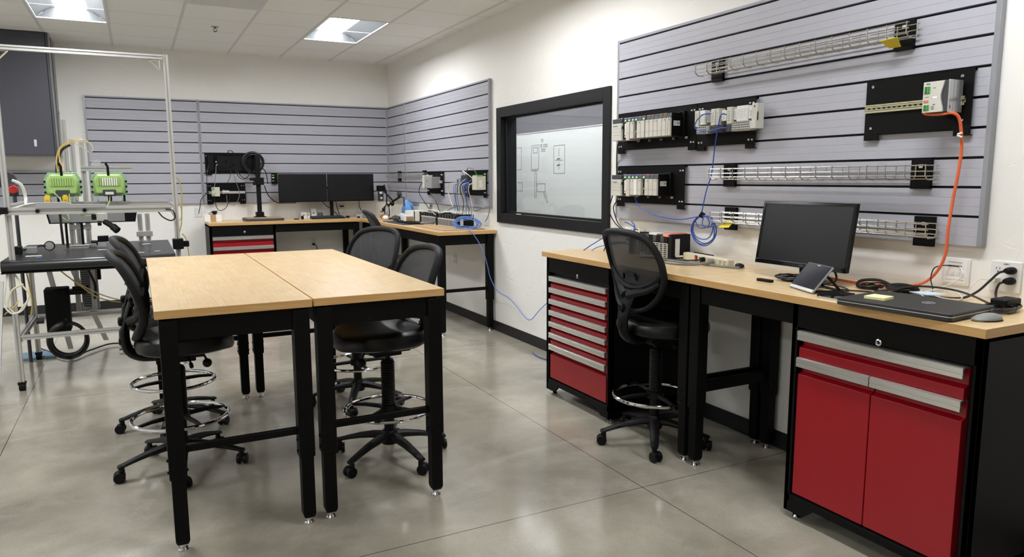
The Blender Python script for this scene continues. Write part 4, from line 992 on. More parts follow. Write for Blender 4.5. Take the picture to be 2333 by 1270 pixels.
# laptop
def rotpts(c, a, P): ca, sa = math.cos(a), math.sin(a); return [(c[0]+x*ca-y*sa, c[1]+x*sa+y*ca, z) for x, y, z in P]
t = thing('laptop', 'closed dark laptop with a round lid logo near the bench end', 'laptop', (2.585, 1.70, RB), R(5), local=True)
build(MB().rbox(0, 0, .003, .018, .31, .435, .014, taper=.003), 'base', 'laptop_grey', t); build(MB().rbox(0, 0, .0185, .030, .31, .435, .014, taper=.002), 'lid', 'laptop_grey', t)
build(MB().rbox(0, 0, .0165, .0192, .3115, .4365, .014), 'edge_line', 'aluminium', t)
mb = MB().tube([(.015+.021*math.cos(a), -.05+.021*math.sin(a), .0302) for a in [2*PI*k/32 for k in range(32)]], .0009, 6, closed=True); lg = build(mb, 'logo_ring', 'aluminium', t)
text_mesh('DELL', .012, Matrix.Translation((.015, -.05, .0302)) @ Matrix.Rotation(-PI/2, 4, 'Z'), 'aluminium', 'logo_text', lg)
build(MB().cyl((-.12, -.19, 0), (-.12, -.19, .004), .006, 8).cyl((.12, -.19, 0), (.12, -.19, .004), .006, 8).cyl((-.12, .19, 0), (-.12, .19, .004), .006, 8).cyl((.12, .19, 0), (.12, .19, .004), .006, 8), 'rubber_feet', 'rubber', t)
tag(build(MB().rings([rotpts((2.525, 1.80), R(8), [(-.038, -.042, z), (.038, -.038, z), (.038, .038, z), (-.038, .038, z)]) for z in (1.0305, 1.041)]), 'sticky_note_pad', 'post_it', bev=.0006), 'pale yellow sticky note pad on the closed laptop', 'note pad')
# mouse
t = thing('computer_mouse', 'grey computer mouse beside the laptop at the bench end', 'mouse', (2.60, 1.435, RB), R(-20), local=True)
mb = MB(); rs = []
for z, s in ((.002, .95), (.008, 1.0), (.014, .93), (.021, .70), (.026, .35), (.0275, .05)): rs.append([(.055*s*math.cos(u)*(1 if math.cos(u) > 0 else 1.08), .029*s*math.sin(u)*(1-.12*math.cos(u)), z+(.004*math.cos(u)*s if z > .01 else 0)) for u in [2*PI*k/24 for k in range(24)]])
build(mb.rings(rs), 'shell', 'grey_plastic', t); build(MB().rings([[(.056*math.cos(u), .030*math.sin(u), z) for u in [2*PI*k/24 for k in range(24)]] for z in (0, .004)]), 'base', 'black_plastic', t); build(MB().box(.02, .035, -.003, .003, .022, .0275), 'scroll_wheel', 'black_gloss', t, bev=.001)
# charger bricks and tangled leads
tag(build(MB().box(2.83, 2.93, 1.50, 1.56, 1.012, 1.044), 'charger_brick', 'black_plastic', bev=.006), 'black charger brick on its coiled lead at the far right of the bench', 'charger')
for i, (cx, cy, r, lb) in enumerate(((2.83, 1.52, .085, 'coiled black lead under the charger brick at the far right'), (2.79, 1.50, .065, 'smaller coiled black lead in front of the charger brick'))):
    cable('power_lead', coil((cx, cy, 1.004+.0*i), r, 3, 'z', .005, i+3, .55), .0042, 'black_cable', lb, 'power lead', n=3)
cable('power_lead', [(2.80, 2.02, 1.01), (2.84, 1.96, 1.02), (2.87, 1.90, 1.04), (2.90, 1.82, 1.045), (2.92, 1.74, 1.04), (2.90, 1.66, 1.03), (2.87, 1.58, 1.015), (2.84, 1.50, 1.008)], .0042, 'black_cable', 'long black lead running behind the laptop to the far right', 'power lead')
tag(build(MB().ell((2.90, 1.96, 1.022), .05, .075, .021, 14, 8), 'power_adapter', 'black_plastic'), 'black rounded power adapter behind the sticky note pad', 'power adapter')
cable('power_lead', [(2.93, 1.95, 1.012), (2.95, 2.03, 1.016), (2.94, 2.10, 1.036), (2.90, 2.16, 1.030), (2.87, 2.15, 1.008), (2.88, 2.06, 1.006)], .007, 'black_cable', 'thick black strap looped beside the power adapter', 'strap')
cable('power_lead', coil((2.90, 2.10, 1.006), .055, 3, 'z', .006, 9, .8), .0032, 'black_cable', 'small black cable coil on the orange cord', 'cable coil', n=3)
cable('power_lead', [(2.62, 2.10, 1.005), (2.70, 2.08, 1.006), (2.76, 2.12, 1.006), (2.80, 2.20, 1.006), (2.77, 2.28, 1.008), (2.72, 2.24, 1.006), (2.73, 2.12, 1.006), (2.78, 2.02, 1.006), (2.74, 1.95, 1.006)], .0034, 'black_cable', 'black lead snaking over the bench behind the tablet stand', 'power lead')
cable('power_lead', coil((2.80, 2.47, 1.006), .07, 4, 'z', .008, 5, .9), .0032, 'black_cable', 'tangle of black leads under the monitor', 'cable tangle', n=3)
cable('monitor_lead', [(2.86, 2.33, 1.10), (2.86, 2.27, 1.06), (2.84, 2.25, 1.02), (2.82, 2.30, 1.006), (2.80, 2.38, 1.006)], .005, 'black_cable', 'black lead dropping from the back of the monitor', 'monitor lead')
tag(build(MB().rbox(2.66, 2.50, 1.0, 1.012, .03, .09, .01), 'stylus_puck', 'black_plastic'), 'small flat black adapter lying left of the tablet', 'adapter')
tag(build(MB().rings([rotpts((2.80, 1.78), R(-10), [(-.05, -.045, z+dz), (.05, -.045, z), (.05, .045, z), (-.05, .045, z+dz)]) for z, dz in ((1.030, .004), (1.032, .004))]), 'blue_card', 'blue_bag'), 'pale blue card resting behind the laptop lid', 'card')
bpy.data.objects['blue_card'].data.materials[0] = mat('pale_blue_card', (190, 215, 232), .7)
# power strip
t = thing('power_strip', 'beige six socket power strip lying on the bench', 'power strip', (2.935, 3.20, RB), R(-8), local=True)
mb = MB().box(-.022, .022, -.225, .225, .002, .046); build(mb, 'housing', 'ivory_plastic', t, bev=.006)
for i, y in enumerate((-.195, -.155, -.085, -.045, .0, .045)):
    if i in (2, 4):
        build(MB().cyl((-.022, y, .024), (-.048, y, .024), .014, 12), 'inserted_plug', 'black_plastic' if i == 4 else 'grey_plastic', t, bev=.002); continue
    build(MB().box(-.0235, -.0215, y-.007, y-.0045, .024, .032).box(-.0235, -.0215, y+.0045, y+.007, .024, .032).cyl((-.0235, y, .016), (-.0215, y, .016), .003, 8), 'socket', 'ink', t)
build(MB().box(-.026, -.021, .075, .090, .014, .036), 'switch', 'red_plastic', t, bev=.001); build(MB().box(-.024, -.021, .070, .095, .010, .040), 'switch_frame', 'black_plastic', t)
build(MB().box(.022, .03, -.02, .18, .03, .05), 'back_ridge', 'black_plastic', t)
cable('extension_lead', [(2.895, 3.11, 1.024), (2.86, 3.10, 1.02), (2.80, 3.14, 1.008), (2.73, 3.22, 1.006), (2.72, 3.32, 1.006), (2.76, 3.38, 1.006), (2.80, 3.42, 1.006)], .006, 'grey_cable', 'flat grey cord plugged into the power strip, looping forward', 'extension cord')
cable('extension_lead', [(2.905, 3.20, 1.024), (2.87, 3.22, 1.02), (2.85, 3.32, 1.01), (2.84, 3.45, 1.008), (2.80, 3.56, 1.006), (2.76, 3.62, 1.006)], .005, 'black_cable', 'black cord plugged into the power strip, running left', 'extension cord')
cable('extension_lead', [(2.97, 2.98, 1.012), (2.95, 2.93, 1.01), (2.90, 2.92, 1.008), (2.87, 2.98, 1.008), (2.86, 3.08, 1.006), (2.85, 3.18, 1.006), (2.82, 3.30, 1.006), (2.80, 3.50, 1.006)], .006, 'grey_cable', 'grey cord along the front of the power strip', 'extension cord')
cable('extension_lead', [(2.95, 3.43, 1.02), (2.93, 3.47, 1.015), (2.90, 3.55, 1.010), (2.87, 3.62, 1.008), (2.84, 3.68, 1.006)], .006, 'white_cable', 'white cord leaving the left end of the power strip', 'extension cord')
tag(build(MB().ell((2.92, 2.93, 1.016), .022, .03, .014, 10, 6), 'cord_plug', 'black_plastic'), 'black cord plug lying at the right end of the power strip', 'plug')
# controller on the bench
def bench_rack(label, x0, x1, y0, y1, h, col='red_plastic', zb=1.0, cover='beige_plastic', tall=False):
    t = thing('controller_rack', label, 'controller', ((x0+x1)/2, (y0+y1)/2, zb))
    build(MB().box(x0+.012, x1, y0, y0+.035, zb, zb+h).box(x0+.03, x1, y0+.035, y1, zb, zb+h*.9).box(x0+.008, x1-.02, y1-.05, y1, zb, zb+h*.93), 'chassis', 'black_plastic', t, bev=.003)
    L = y1-.055-(y0+.037); n = max(4, int(L/.036))
    for i in range(n):
        a = y0+.037+L*i/n; b = a+L/n-.003
        m0 = build(MB().box(x0+.006, x0+.032, a, b, zb+.002, zb+h*.62), 'terminal_module', cover, t, bev=.001); mb = MB()
        if tall: mb.box(x0+.004, x0+.0075, a+.008, b-.007, zb+.010, zb+h*.56)
        for q in range(0 if tall else 7): mb.box(x0+.004, x0+.0075, a+.005, b-.005, zb+.008+q*h*.083, zb+.008+q*h*.083+h*.045)
        build(mb, 'terminal_slots', 'slot_black', m0)
        build(MB().box(x0+.010, x0+.034, a, b, zb+h*.66, zb+h*(.90+.05*((i*7) % 3)/2)), 'module_head', ('black_plastic', 'dark_grey')[i % 2], t, bev=.002)
    build(MB().box(x0+.04, x0+.075, y0-.0008, y0+.001, zb+h*.12, zb+h*.82) if (x1-x0) > .1 else MB().box(x0+.03, x0+.05, y0-.0008, y0+.001, zb+h*.12, zb+h*.82), 'rating_label', 'label_white', t)
    return t
t = bench_rack('black controller rack with pale terminal grilles on the right bench', 2.88, 3.04, 3.47, 3.90, .150)
build(MB().prism([(2.89, 1.135), (2.90, 1.155), (3.03, 1.155), (3.03, 1.14)], 'y', 3.49, 3.56), 'end_cap', 'salmon', t, bev=.002)
build(MB().box(2.895, 2.96, 3.62, 3.70, 1.137, 1.150), 'cover_flap', 'label_white', t, bev=.002)
cable('ribbon_leads', [(2.90, 3.78, 1.10), (2.86, 3.82, 1.13), (2.90, 3.86, 1.17), (2.93, 3.95, 1.19), (2.94, 4.02, 1.20)], .004, 'blue_cable', 'blue lead arching up from the bench controller', 'lead')
cable('ribbon_leads', [(2.90, 3.86, 1.06), (2.86, 3.88, 1.10), (2.89, 3.84, 1.17), (2.93, 3.93, 1.21)], .004, 'blue_cable', 'blue lead sticking up left of the bench controller', 'lead')
cable('ribbon_leads', [(2.94, 3.98, 1.155), (2.92, 3.86, 1.165), (2.88, 3.78, 1.16), (2.86, 3.76, 1.10), (2.85, 3.74, 1.03), (2.86, 3.66, 1.006)], .004, 'white_cable', 'white lead over the front of the bench controller', 'lead')
cable('ribbon_leads', [(3.06, 4.15, 1.10), (3.02, 4.05, 1.12), (2.98, 3.95, 1.15), (2.95, 3.88, 1.155)], .004, 'black_cable', 'black lead from the socket to the bench controller', 'lead')
for i, (P, m_, lb) in enumerate((([(2.98, 4.05, 1.10), (2.86, 4.10, 1.10), (2.76, 4.13, 1.05), (2.70, 4.16, 1.004)], 'blue_cable', 'blue lead arching onto the left end of the bench'),
                             ([(2.96, 4.02, 1.06), (2.88, 4.06, 1.06), (2.82, 4.07, 1.03), (2.80, 4.06, 1.004)], 'black_cable', 'black lead arching onto the left end of the bench'),
                             ([(2.98, 3.98, 1.05), (2.88, 4.02, 1.055), (2.78, 4.10, 1.03), (2.74, 4.12, 1.004)], 'pale_blue_cable', 'pale blue lead lying on the left end of the bench'))):
    cable('loose_lead', P, .0034, m_, lb, 'lead')

# ================================================================ back wall and back bench
pA = backplate(0.765, 1.400, 1.577, 1.815, 'black plate full of small connectors above the camera stand', wall='B')
mb = MB(); rnd = random.Random(4)
for i in range(16):
    a = .87+.42*rnd.random(); z = 1.61+.16*rnd.random(); w = .006+.010*rnd.random(); h = .006+.018*rnd.random()
    build(MB().box(a-w/2, a+w/2, 9.57-.034, 9.57-.019, z-h/2, z+h/2), 'connector', ('white_plastic', 'grey_plastic', 'chrome', 'dark_grey')[i % 4], pA, bev=.001)
build(MB().box(.90, 1.30, 9.57-.034, 9.57-.019, 1.60, 1.78).box(.80, .86, 9.57-.05, 9.57-.019, 1.60, 1.79), 'device_box', 'black_plastic', pA, bev=.003)
cable('cable_coil', coil((1.315, 9.50, 1.70), .115, 5, 'y', .01, 2, 1.0), .009, 'black_cable', 'thick black cable coil hanging on the plate above the camera stand', 'cable coil', n=3)
pB = backplate(0.765, 1.210, 1.222, 1.455, 'small black plate with a rail and white supply, left above the back bench', wall='B')
build(MB().box(.78, 1.205, 9.57-.028, 9.57-.019, 1.325, 1.355), 'rail', 'aluminium', pB)
t = thing('power_supply', 'small white supply with green terminals on the back wall plate', 'power supply', (.86, 9.53, 1.30))
build(MB().box(.818, .905, 9.46, 9.545, 1.295, 1.405), 'housing', 'beige_plastic', t, bev=.003); build(MB().box(.823, .845, 9.455, 9.462, 1.37, 1.40).box(.823, .845, 9.455, 9.462, 1.30, 1.325), 'terminals', 'green_plastic', t); build(MB().box(.845, .862, 9.457, 9.461, 1.33, 1.34), 'switch', 'orange_plastic', t)
t = thing('sensor_module', 'round metal coupling module on the rail beside the white supply', 'module', (.96, 9.53, 1.32))
build(MB().cyl((.935, 9.51, 1.345), (1.015, 9.51, 1.345), .022, 16).cyl((.945, 9.51, 1.345), (.96, 9.51, 1.345), .027, 16), 'barrel', 'aluminium', t)
for i, (P, m_, r, lb) in enumerate((
    ([(.80, 9.50, 1.66), (.775, 9.48, 1.56), (.765, 9.48, 1.44), (.775, 9.48, 1.35), (.80, 9.50, 1.31)], 'black_cable', .004, 'black lead along the left edge of the two back wall plates'),
    ([(.885, 9.50, 1.67), (.875, 9.49, 1.58), (.86, 9.48, 1.50), (.85, 9.48, 1.42), (.80, 9.48, 1.34)], 'grey_cable', .004, 'grey lead between the two back wall plates'),
    ([(.79, 9.48, 1.35), (.70, 9.50, 1.27), (.675, 9.52, 1.16), (.66, 9.55, 1.09)], 'black_cable', .0045, 'black lead dropping to the socket at the left of the back bench'),
    ([(.84, 9.46, 1.30), (.845, 9.47, 1.22), (.88, 9.48, 1.13), (.95, 9.48, 1.14), (1.0, 9.48, 1.22), (1.02, 9.48, 1.31)], 'black_cable', .004, 'black lead looping under the small back wall plate'),
    ([(.98, 9.48, 1.31), (.99, 9.48, 1.22), (1.06, 9.48, 1.19), (1.11, 9.48, 1.25), (1.13, 9.48, 1.34), (1.10, 9.48, 1.46), (1.07, 9.48, 1.57)], 'grey_cable', .0035, 'grey lead hanging between the upper plate and the rail'),
    ([(1.05, 9.50, 1.60), (1.03, 9.49, 1.52), (1.00, 9.48, 1.46)], 'black_cable', .0035, 'thin black lead from the middle of the upper back plate'),
    ([(1.10, 9.50, 1.62), (1.13, 9.48, 1.53), (1.19, 9.46, 1.50), (1.25, 9.46, 1.55), (1.26, 9.47, 1.60)], 'black_cable', .005, 'black lead sagging below the cable coil'),
    ([(1.12, 9.50, 1.60), (1.18, 9.48, 1.52), (1.30, 9.44, 1.50), (1.36, 9.40, 1.51)], 'black_cable', .005, 'black lead from the upper plate to the camera stand'),
    ([(1.41, 9.36, 1.42), (1.46, 9.42, 1.30), (1.56, 9.46, 1.21), (1.66, 9.46, 1.20), (1.80, 9.46, 1.20)], 'black_cable', .006, 'black lead from the camera stand toward the monitors'),
    ([(1.36, 9.46, 1.62), (1.42, 9.42, 1.62), (1.45, 9.42, 1.55), (1.46, 9.42, 1.44)], 'black_cable', .006, 'short black lead beside the camera stand pole'),
    ([(1.02, 9.50, 1.79), (1.03, 9.48, 1.84), (1.08, 9.48, 1.83), (1.10, 9.50, 1.76)], 'black_cable', .005, 'black lead looping over the top of the upper back plate'))):
    cable('instrument_lead', P, r, m_, lb, 'lead')
# camera stand
t = thing('copy_stand', 'tall black camera stand with a square base on the back bench', 'camera stand', (1.36, 9.28, 1.0))
build(MB().box(1.14, 1.58, 9.08, 9.44, 1.0, 1.03), 'base_board', 'dark_grey', t, bev=.003); build(MB().box(1.16, 1.56, 9.10, 9.42, 1.030, 1.036), 'base_pad', 'cardboard', t)
build(MB().box(1.315, 1.365, 9.34, 9.39, 1.07, 1.79), 'column', 'black_plastic', t, bev=.004); build(MB().box(1.295, 1.385, 9.32, 9.41, 1.036, 1.10).box(1.27, 1.41, 9.30, 9.42, 1.036, 1.045), 'column_foot', 'black_plastic', t, bev=.003)
cc = build(MB().box(1.295, 1.40, 9.30, 9.40, 1.43, 1.52), 'carriage', 'black_plastic', t, bev=.006); build(MB().cyl((1.24, 9.33, 1.50), (1.30, 9.33, 1.50), .018, 12).cyl((1.27, 9.31, 1.45), (1.30, 9.31, 1.45), .022, 12), 'knob', 'black_plastic', cc); build(MB().box(1.395, 1.42, 9.29, 9.32, 1.50, 1.515).box(1.395, 1.42, 9.29, 9.32, 1.455, 1.468), 'clamp_screw', 'chrome', cc)
t = thing('cardboard_box', 'small white box with brown tape at the left end of the back bench', 'box', (.79, 9.35, 1.0))
build(MB().box(.700, .888, 9.26, 9.44, 1.0, 1.082), 'carton', 'white_paper', t, bev=.003); build(MB().box(.765, .825, 9.255, 9.445, .999, 1.0835), 'tape', 'brown_tape', t)
t = thing('gauge', 'small black device on top of the white taped box', 'device', (.80, 9.36, 1.083)); build(MB().box(.79, .85, 9.33, 9.36, 1.10, 1.115).box(.80, .84, 9.32, 9.37, 1.0835, 1.10), 'body', 'black_plastic', t, bev=.003); build(MB().tube(spline([(.79, 9.34, 1.108), (.765, 9.34, 1.10), (.75, 9.33, 1.0865)], 4), .003, 6), 'arm', 'black_plastic', t)
# twin monitors on one pole
t = thing('monitor_stand', 'black pole stand carrying the twin monitors on the back bench', 'monitor stand', (2.22, 9.35, 1.0))
build(MB().box(2.205, 2.245, 9.34, 9.38, 1.01, 1.40), 'pole', 'black_plastic', t, bev=.003); build(MB().box(2.12, 2.33, 9.27, 9.47, 1.0, 1.012), 'foot', 'black_plastic', t, bev=.004)
build(MB().box(1.85, 2.60, 9.345, 9.375, 1.37, 1.40), 'cross_arm', 'black_plastic', t, bev=.003)
for x0, x1, dy, lb in ((1.566, 2.160, .0, 'left one of the twin dark monitors above the back bench'), (2.170, 2.770, .0, 'right one of the twin dark monitors above the back bench')):
    t = thing('monitor', lb, 'monitor', ((x0+x1)/2, 9.32, 1.21))
    build(MB().box(x0, x1, 9.302, 9.325, 1.212, 1.560).box(x0+.1, x1-.1, 9.32, 9.342, 1.27, 1.50), 'housing', 'black_plastic', t, bev=.003)
    build(MB().box(x0+.006, x1-.006, 9.2995, 9.303, 1.228, 1.554), 'screen', 'screen_black', t)
t = thing('keyboard', 'black keyboard in front of the monitor pole', 'keyboard', (2.12, 9.30, 1.0))
build(MB().rings([[(1.935, 9.17, 1.0), (2.35, 9.17, 1.0), (2.35, 9.33, 1.0), (1.935, 9.33, 1.0)], [(1.938, 9.173, 1.014), (2.347, 9.173, 1.014), (2.347, 9.327, 1.032), (1.938, 9.327, 1.032)]]), 'case', 'black_plastic', t, bev=.003)
for j in range(5):
    mb = MB()
    for i in range(18): mb.box(1.948+i*.0218, 1.966+i*.0218, 9.185+j*.027, 9.207+j*.027, 1.016+j*.0033, 1.021+j*.0033)
    build(mb, 'key_row', 'dark_grey', t)
t = thing('computer_mouse', 'small black mouse right of the back bench keyboard', 'mouse', (2.40, 9.25, 1.0)); build(MB().ell((2.40, 9.25, 1.014), .028, .05, .017, 16, 8), 'shell', 'black_gloss', t); build(MB().box(2.397, 2.403, 9.21, 9.225, 1.022, 1.030), 'scroll_wheel', 'grey_plastic', t)
for i, (x, y, w, h, lb) in enumerate(((1.855, 9.44, .07, .078, 'leftmost small white carton behind the keyboard'), (1.93, 9.45, .035, .075, 'slim white carton in the middle of the row behind the keyboard'), (1.985, 9.44, .06, .122, 'tallest small white carton behind the keyboard'))):
    t = thing('small_carton', lb, 'carton', (x, y, 1.0), group='small white cartons'); build(MB().box(x, x+w, y, y+.05, 1.0, 1.0+h), 'carton', 'white_paper', t, bev=.001); build(MB().box(x+w*.2, x+w*.6, y-.0008, y+.001, 1.0+h*.45, 1.0+h*.62), 'print', 'grey_ink', t)
tag(build(MB().lathe([(0, 0), (.034, 0), (.032, .06), (.026, .07), (0, .07)], (2.09, 9.42, 1.0), 14), 'speaker_puck', 'dark_grey'), 'dark round cup between the white cartons and monitor pole', 'cup')
tag(build(MB().lathe([(0, 0), (.017, 0), (.016, .04), (0, .042)], (1.83, 9.25, 1.0), 12), 'ink_bottle', 'black_plastic'), 'tiny black bottle left of the back bench keyboard', 'bottle')
tag(build(MB().box(1.72, 1.78, 9.20, 9.23, 1.0, 1.012), 'memory_stick', 'black_plastic', bev=.003), 'small black stick lying right of the camera stand base', 'usb stick')
tag(build(MB().box(2.58, 2.80, 9.50, 9.56, 1.0, 1.035), 'white_strip', 'white_plastic', bev=.004), 'low white power strip by the back wall near the corner', 'power strip')
tag(build(MB().box(2.505, 2.535, 9.15, 9.19, 1.0, 1.02), 'black_clip', 'black_plastic', bev=.003), 'tiny black clip at the seam of the corner benches', 'clip')
for P, lb in (([(2.10, 9.36, 1.22), (2.16, 9.40, 1.16), (2.26, 9.42, 1.09), (2.34, 9.44, 1.01), (2.40, 9.46, 1.004)], 'black lead slanting behind the monitor pole'), ([(2.28, 9.36, 1.22), (2.31, 9.42, 1.13), (2.34, 9.44, 1.04), (2.36, 9.46, 1.004)], 'black lead hanging right of the monitor pole'),
              ([(2.58, 9.34, 1.22), (2.60, 9.40, 1.13), (2.66, 9.42, 1.06), (2.74, 9.44, 1.02)], 'black lead hanging from the right twin monitor')): cable('monitor_lead', P, .005, 'black_cable', lb, 'lead')
# little wall hooks left of the monitors
t = thing('terminal_strip', 'narrow black strip with green plugs peeking out left of the twin monitors', 'terminal strip', (1.55, 9.56, 1.46)); build(MB().box(1.53, 1.60, 9.54, 9.57, 1.44, 1.57), 'strip', 'black_plastic', t, bev=.002)
for z in (1.47, 1.51, 1.54): build(MB().box(1.532, 1.56, 9.53, 9.541, z, z+.014), 'plug', 'green_plastic' if z != 1.51 else 'white_plastic', t)

# ================================================================ side wall right of the corner, and the side bench
tray(8.03, 9.37, 1.535, 'wire cable tray on the corner slat wall above the cluttered bench', (9.02, 8.10), h=.05)
backplate(7.545, 8.04, 1.335, 1.572, 'black plate carrying the grey box on the corner slat wall')
backplate(6.42, 6.93, 1.335, 1.572, 'black plate behind the yellowed module at the window end')
t = thing('power_supply', 'grey metal box supply on the black plate above the white cartons', 'power supply', (2.99, 7.72, 1.39))
build(MB().box(2.93, 3.038, 7.62, 7.84, 1.39, 1.515), 'housing', 'enclosure_light', t, bev=.003); build(MB().box(2.925, 3.03, 7.84, 7.90, 1.385, 1.535), 'front_module', 'beige_plastic', t, bev=.003)
build(MB().box(3.02, 3.038, 7.56, 7.62, 1.445, 1.475), 'rail', 'aluminium', t); build(MB().cyl((2.929, 7.76, 1.47), (2.932, 7.76, 1.47), .008, 10), 'screw_hole', 'ink', t)
t = thing('terminal_strip', 'tall narrow terminal strip between the two black plates', 'terminal strip', (3.03, 7.05, 1.36)); build(MB().box(3.0, 3.059, 6.98, 7.06, 1.345, 1.50), 'strip', 'enclosure_light', t, bev=.002)
mb = MB(); [mb.box(2.998, 3.001, 7.02, 7.055, 1.355+.017*q, 1.366+.017*q) for q in range(8)]; build(mb, 'terminal_slots', 'slot_black', t)
t = thing('io_module', 'pale translucent module with many cables at the window end', 'module', (2.98, 6.50, 1.39))
build(MB().box(2.93, 3.035, 6.425, 6.52, 1.385, 1.52), 'housing', 'hazy_plastic', t, bev=.003); build(MB().box(2.96, 3.0, 6.4235, 6.4255, 1.41, 1.48), 'label', 'label_white', t); build(MB().box(2.94, 3.0, 6.42, 6.52, 1.52, 1.53), 'terminals', 'green_plastic', t)
t = thing('network_switch', 'small dark network switch beside the translucent module', 'network switch', (3.0, 6.76, 1.40)); build(MB().box(2.96, 3.038, 6.70, 6.86, 1.40, 1.53), 'housing', 'dark_grey', t, bev=.003)
mb = MB(); [mb.box(2.955, 2.961, 6.71+.035*i, 6.735+.035*i, 1.42+.04*j, 1.44+.04*j) for i in range(4) for j in range(2)]; build(mb, 'port', 'blue_cable', t)
rnd = random.Random(11)
LD = [('pale_blue_cable', 'pale blue'), ('blue_cable', 'dark blue'), ('grey_cable', 'grey'), ('white_cable', 'white'), ('black_cable', 'black'), ('cream_cable', 'cream')]
PL = ['leftmost', 'second', 'third', 'fourth', 'fifth', 'sixth', 'seventh', 'eighth', 'ninth', 'rightmost']
for i in range(10):
    y0 = 6.86-.042*i; m_, cn = LD[i % 6]; y1 = 6.95-.05*i
    P = [(2.955, y0, 1.43+.02*(i % 4)), (2.90, y0+.02, 1.44), (2.88, y0+.01, 1.38), (2.91, (y0+y1)/2+.03*math.sin(i), 1.28), (2.93, y1+.02*math.cos(i*2), 1.19), (2.92, y1, 1.12)]
    cable('data_cable', P, .0034, m_, '%s cable hanging from the network switch, %s of the bundle' % (cn, PL[i]), 'data cable', 'cables hanging from the network switch')
for i, (P, m_, lb) in enumerate(((([(2.95, 6.56, 1.50), (2.91, 6.62, 1.55), (2.93, 6.75, 1.57), (2.97, 6.82, 1.52)]), 'white_cable', 'white loop over the translucent module'),
    ([(2.96, 6.47, 1.53), (2.93, 6.47, 1.58), (2.92, 6.58, 1.60), (2.95, 6.70, 1.56)], 'grey_cable', 'grey loop above the translucent module'),
    ([(2.99, 7.03, 1.45), (2.96, 7.16, 1.44), (2.96, 7.22, 1.38), (2.96, 7.15, 1.27), (2.94, 7.0, 1.16)], 'cream_cable', 'cream cable bowing left of the narrow terminal strip'),
    ([(2.99, 7.90, 1.48), (2.97, 8.08, 1.42), (2.97, 8.12, 1.32), (2.99, 8.0, 1.22), (3.02, 7.95, 1.15)], 'black_cable', 'black cable left of the grey box supply'),
    ([(2.97, 7.80, 1.39), (2.96, 7.72, 1.32), (2.98, 7.62, 1.24), (3.0, 7.58, 1.14)], 'black_cable', 'black cable under the grey box supply'),
    ([(2.94, 6.72, 1.30), (2.94, 6.66, 1.22), (2.97, 6.55, 1.18), (3.0, 6.42, 1.21), (3.04, 6.36, 1.22), (3.05, 6.42, 1.12), (3.06, 6.50, 1.075)], 'grey_cable', 'grey cable curving to the socket plate at the bench end'),
    ([(2.93, 6.66, 1.26), (2.95, 6.58, 1.18), (2.96, 6.60, 1.12), (2.95, 6.68, 1.04)], 'cream_cable', 'cream cable hooking down behind the blue coil'))):
    cable('hanging_cable', P, .0045, m_, lb, 'cable')
tag(build(MB().box(2.58, 3.02, 6.42, 7.28, 1.0, 1.008), 'cardboard_sheet', 'cardboard', bev=.001), 'thin cardboard sheet under the bench end controllers', 'cardboard sheet')
bench_rack('black controller rack with white grille at the bench end, front one of the pair', 2.80, 2.99, 6.62, 7.20, .132, zb=1.008, cover='white_plastic', tall=True)
bench_rack('black controller rack with white grille, rear one of the pair', 2.86, 3.03, 7.26, 7.86, .132, cover='white_plastic', tall=True)
for i, (P, lb) in enumerate((([(2.86, 7.75, 1.13), (2.88, 7.6, 1.15), (2.92, 7.45, 1.145), (2.88, 7.3, 1.15), (2.85, 7.2, 1.12)], 'white cable lying over the rear controller rack'), ([(2.84, 7.15, 1.14), (2.88, 7.0, 1.155), (2.90, 6.85, 1.15), (2.92, 6.75, 1.15), (2.94, 6.70, 1.2)], 'white cable lying over the front controller rack'))): cable('rack_lead', P, .006, 'white_cable', lb, 'cable')
cable('rack_lead', [(2.88, 7.1, 1.14), (2.93, 7.05, 1.19), (2.95, 6.95, 1.20), (2.93, 6.85, 1.155)], .005, 'grey_cable', 'grey cable arching over the front controller rack', 'cable')
cc = cable('network_coil', [(2.855+.085*math.cos(a)*(1+.15*math.sin(a*.37))+.012*math.sin(a*1.3), 6.490-.100*math.cos(a)*(1+.12*math.sin(a*.29)), 1.062+.048*math.sin(a)*(1+.3*math.sin(a*.21))+.006*math.sin(a*1.7)) for a in [2*PI*i/14 for i in range(98)]], .0042, 'pale_blue_cable', 'tangled pale blue network cable coil at the bench end', 'cable coil', n=3)
for P, lb in (([(2.84, 7.70, 1.12), (2.83, 7.60, 1.135), (2.86, 7.50, 1.13), (2.84, 7.38, 1.135), (2.86, 7.30, 1.10)], 'second white cable drooping along the rear controller rack'), ([(2.83, 7.10, 1.13), (2.82, 7.0, 1.15), (2.86, 6.92, 1.155), (2.84, 6.8, 1.15), (2.88, 6.70, 1.16)], 'second white cable tangled on the front controller rack'),
              ([(2.90, 7.18, 1.15), (2.93, 7.0, 1.16), (2.90, 6.9, 1.15), (2.95, 6.8, 1.155)], 'third white cable behind the other two on the front controller rack')): cable('rack_lead', P, .004, 'white_cable', lb, 'cable')
cable('network_cable', [(2.80, 6.45, 1.02), (2.78, 6.33, 1.03), (2.80, 6.285, 1.0), (2.84, 6.27, .95), (2.92, 6.27, .82), (2.97, 6.27, .66), (3.0, 6.27, .54), (3.04, 6.20, .42), (3.06, 5.99, .375), (3.06, 5.82, .31), (3.06, 5.66, .24), (3.06, 5.55, .25), (3.06, 5.40, .36), (3.06, 5.20, .47), (3.06, 4.90, .52), (3.06, 4.60, .54)], .0038, 'pale_blue_cable', 'blue cable sagging from the side bench along the wall under the window', 'network cable')
cable('network_cable', [(2.95, 5.33, .006), (2.925, 5.24, .006), (2.92, 5.12, .006), (2.95, 4.95, .006), (3.0, 4.7, .006)], .004, 'blue_cable', 'short blue cable end on the floor beside the red drawer cabinet', 'network cable')
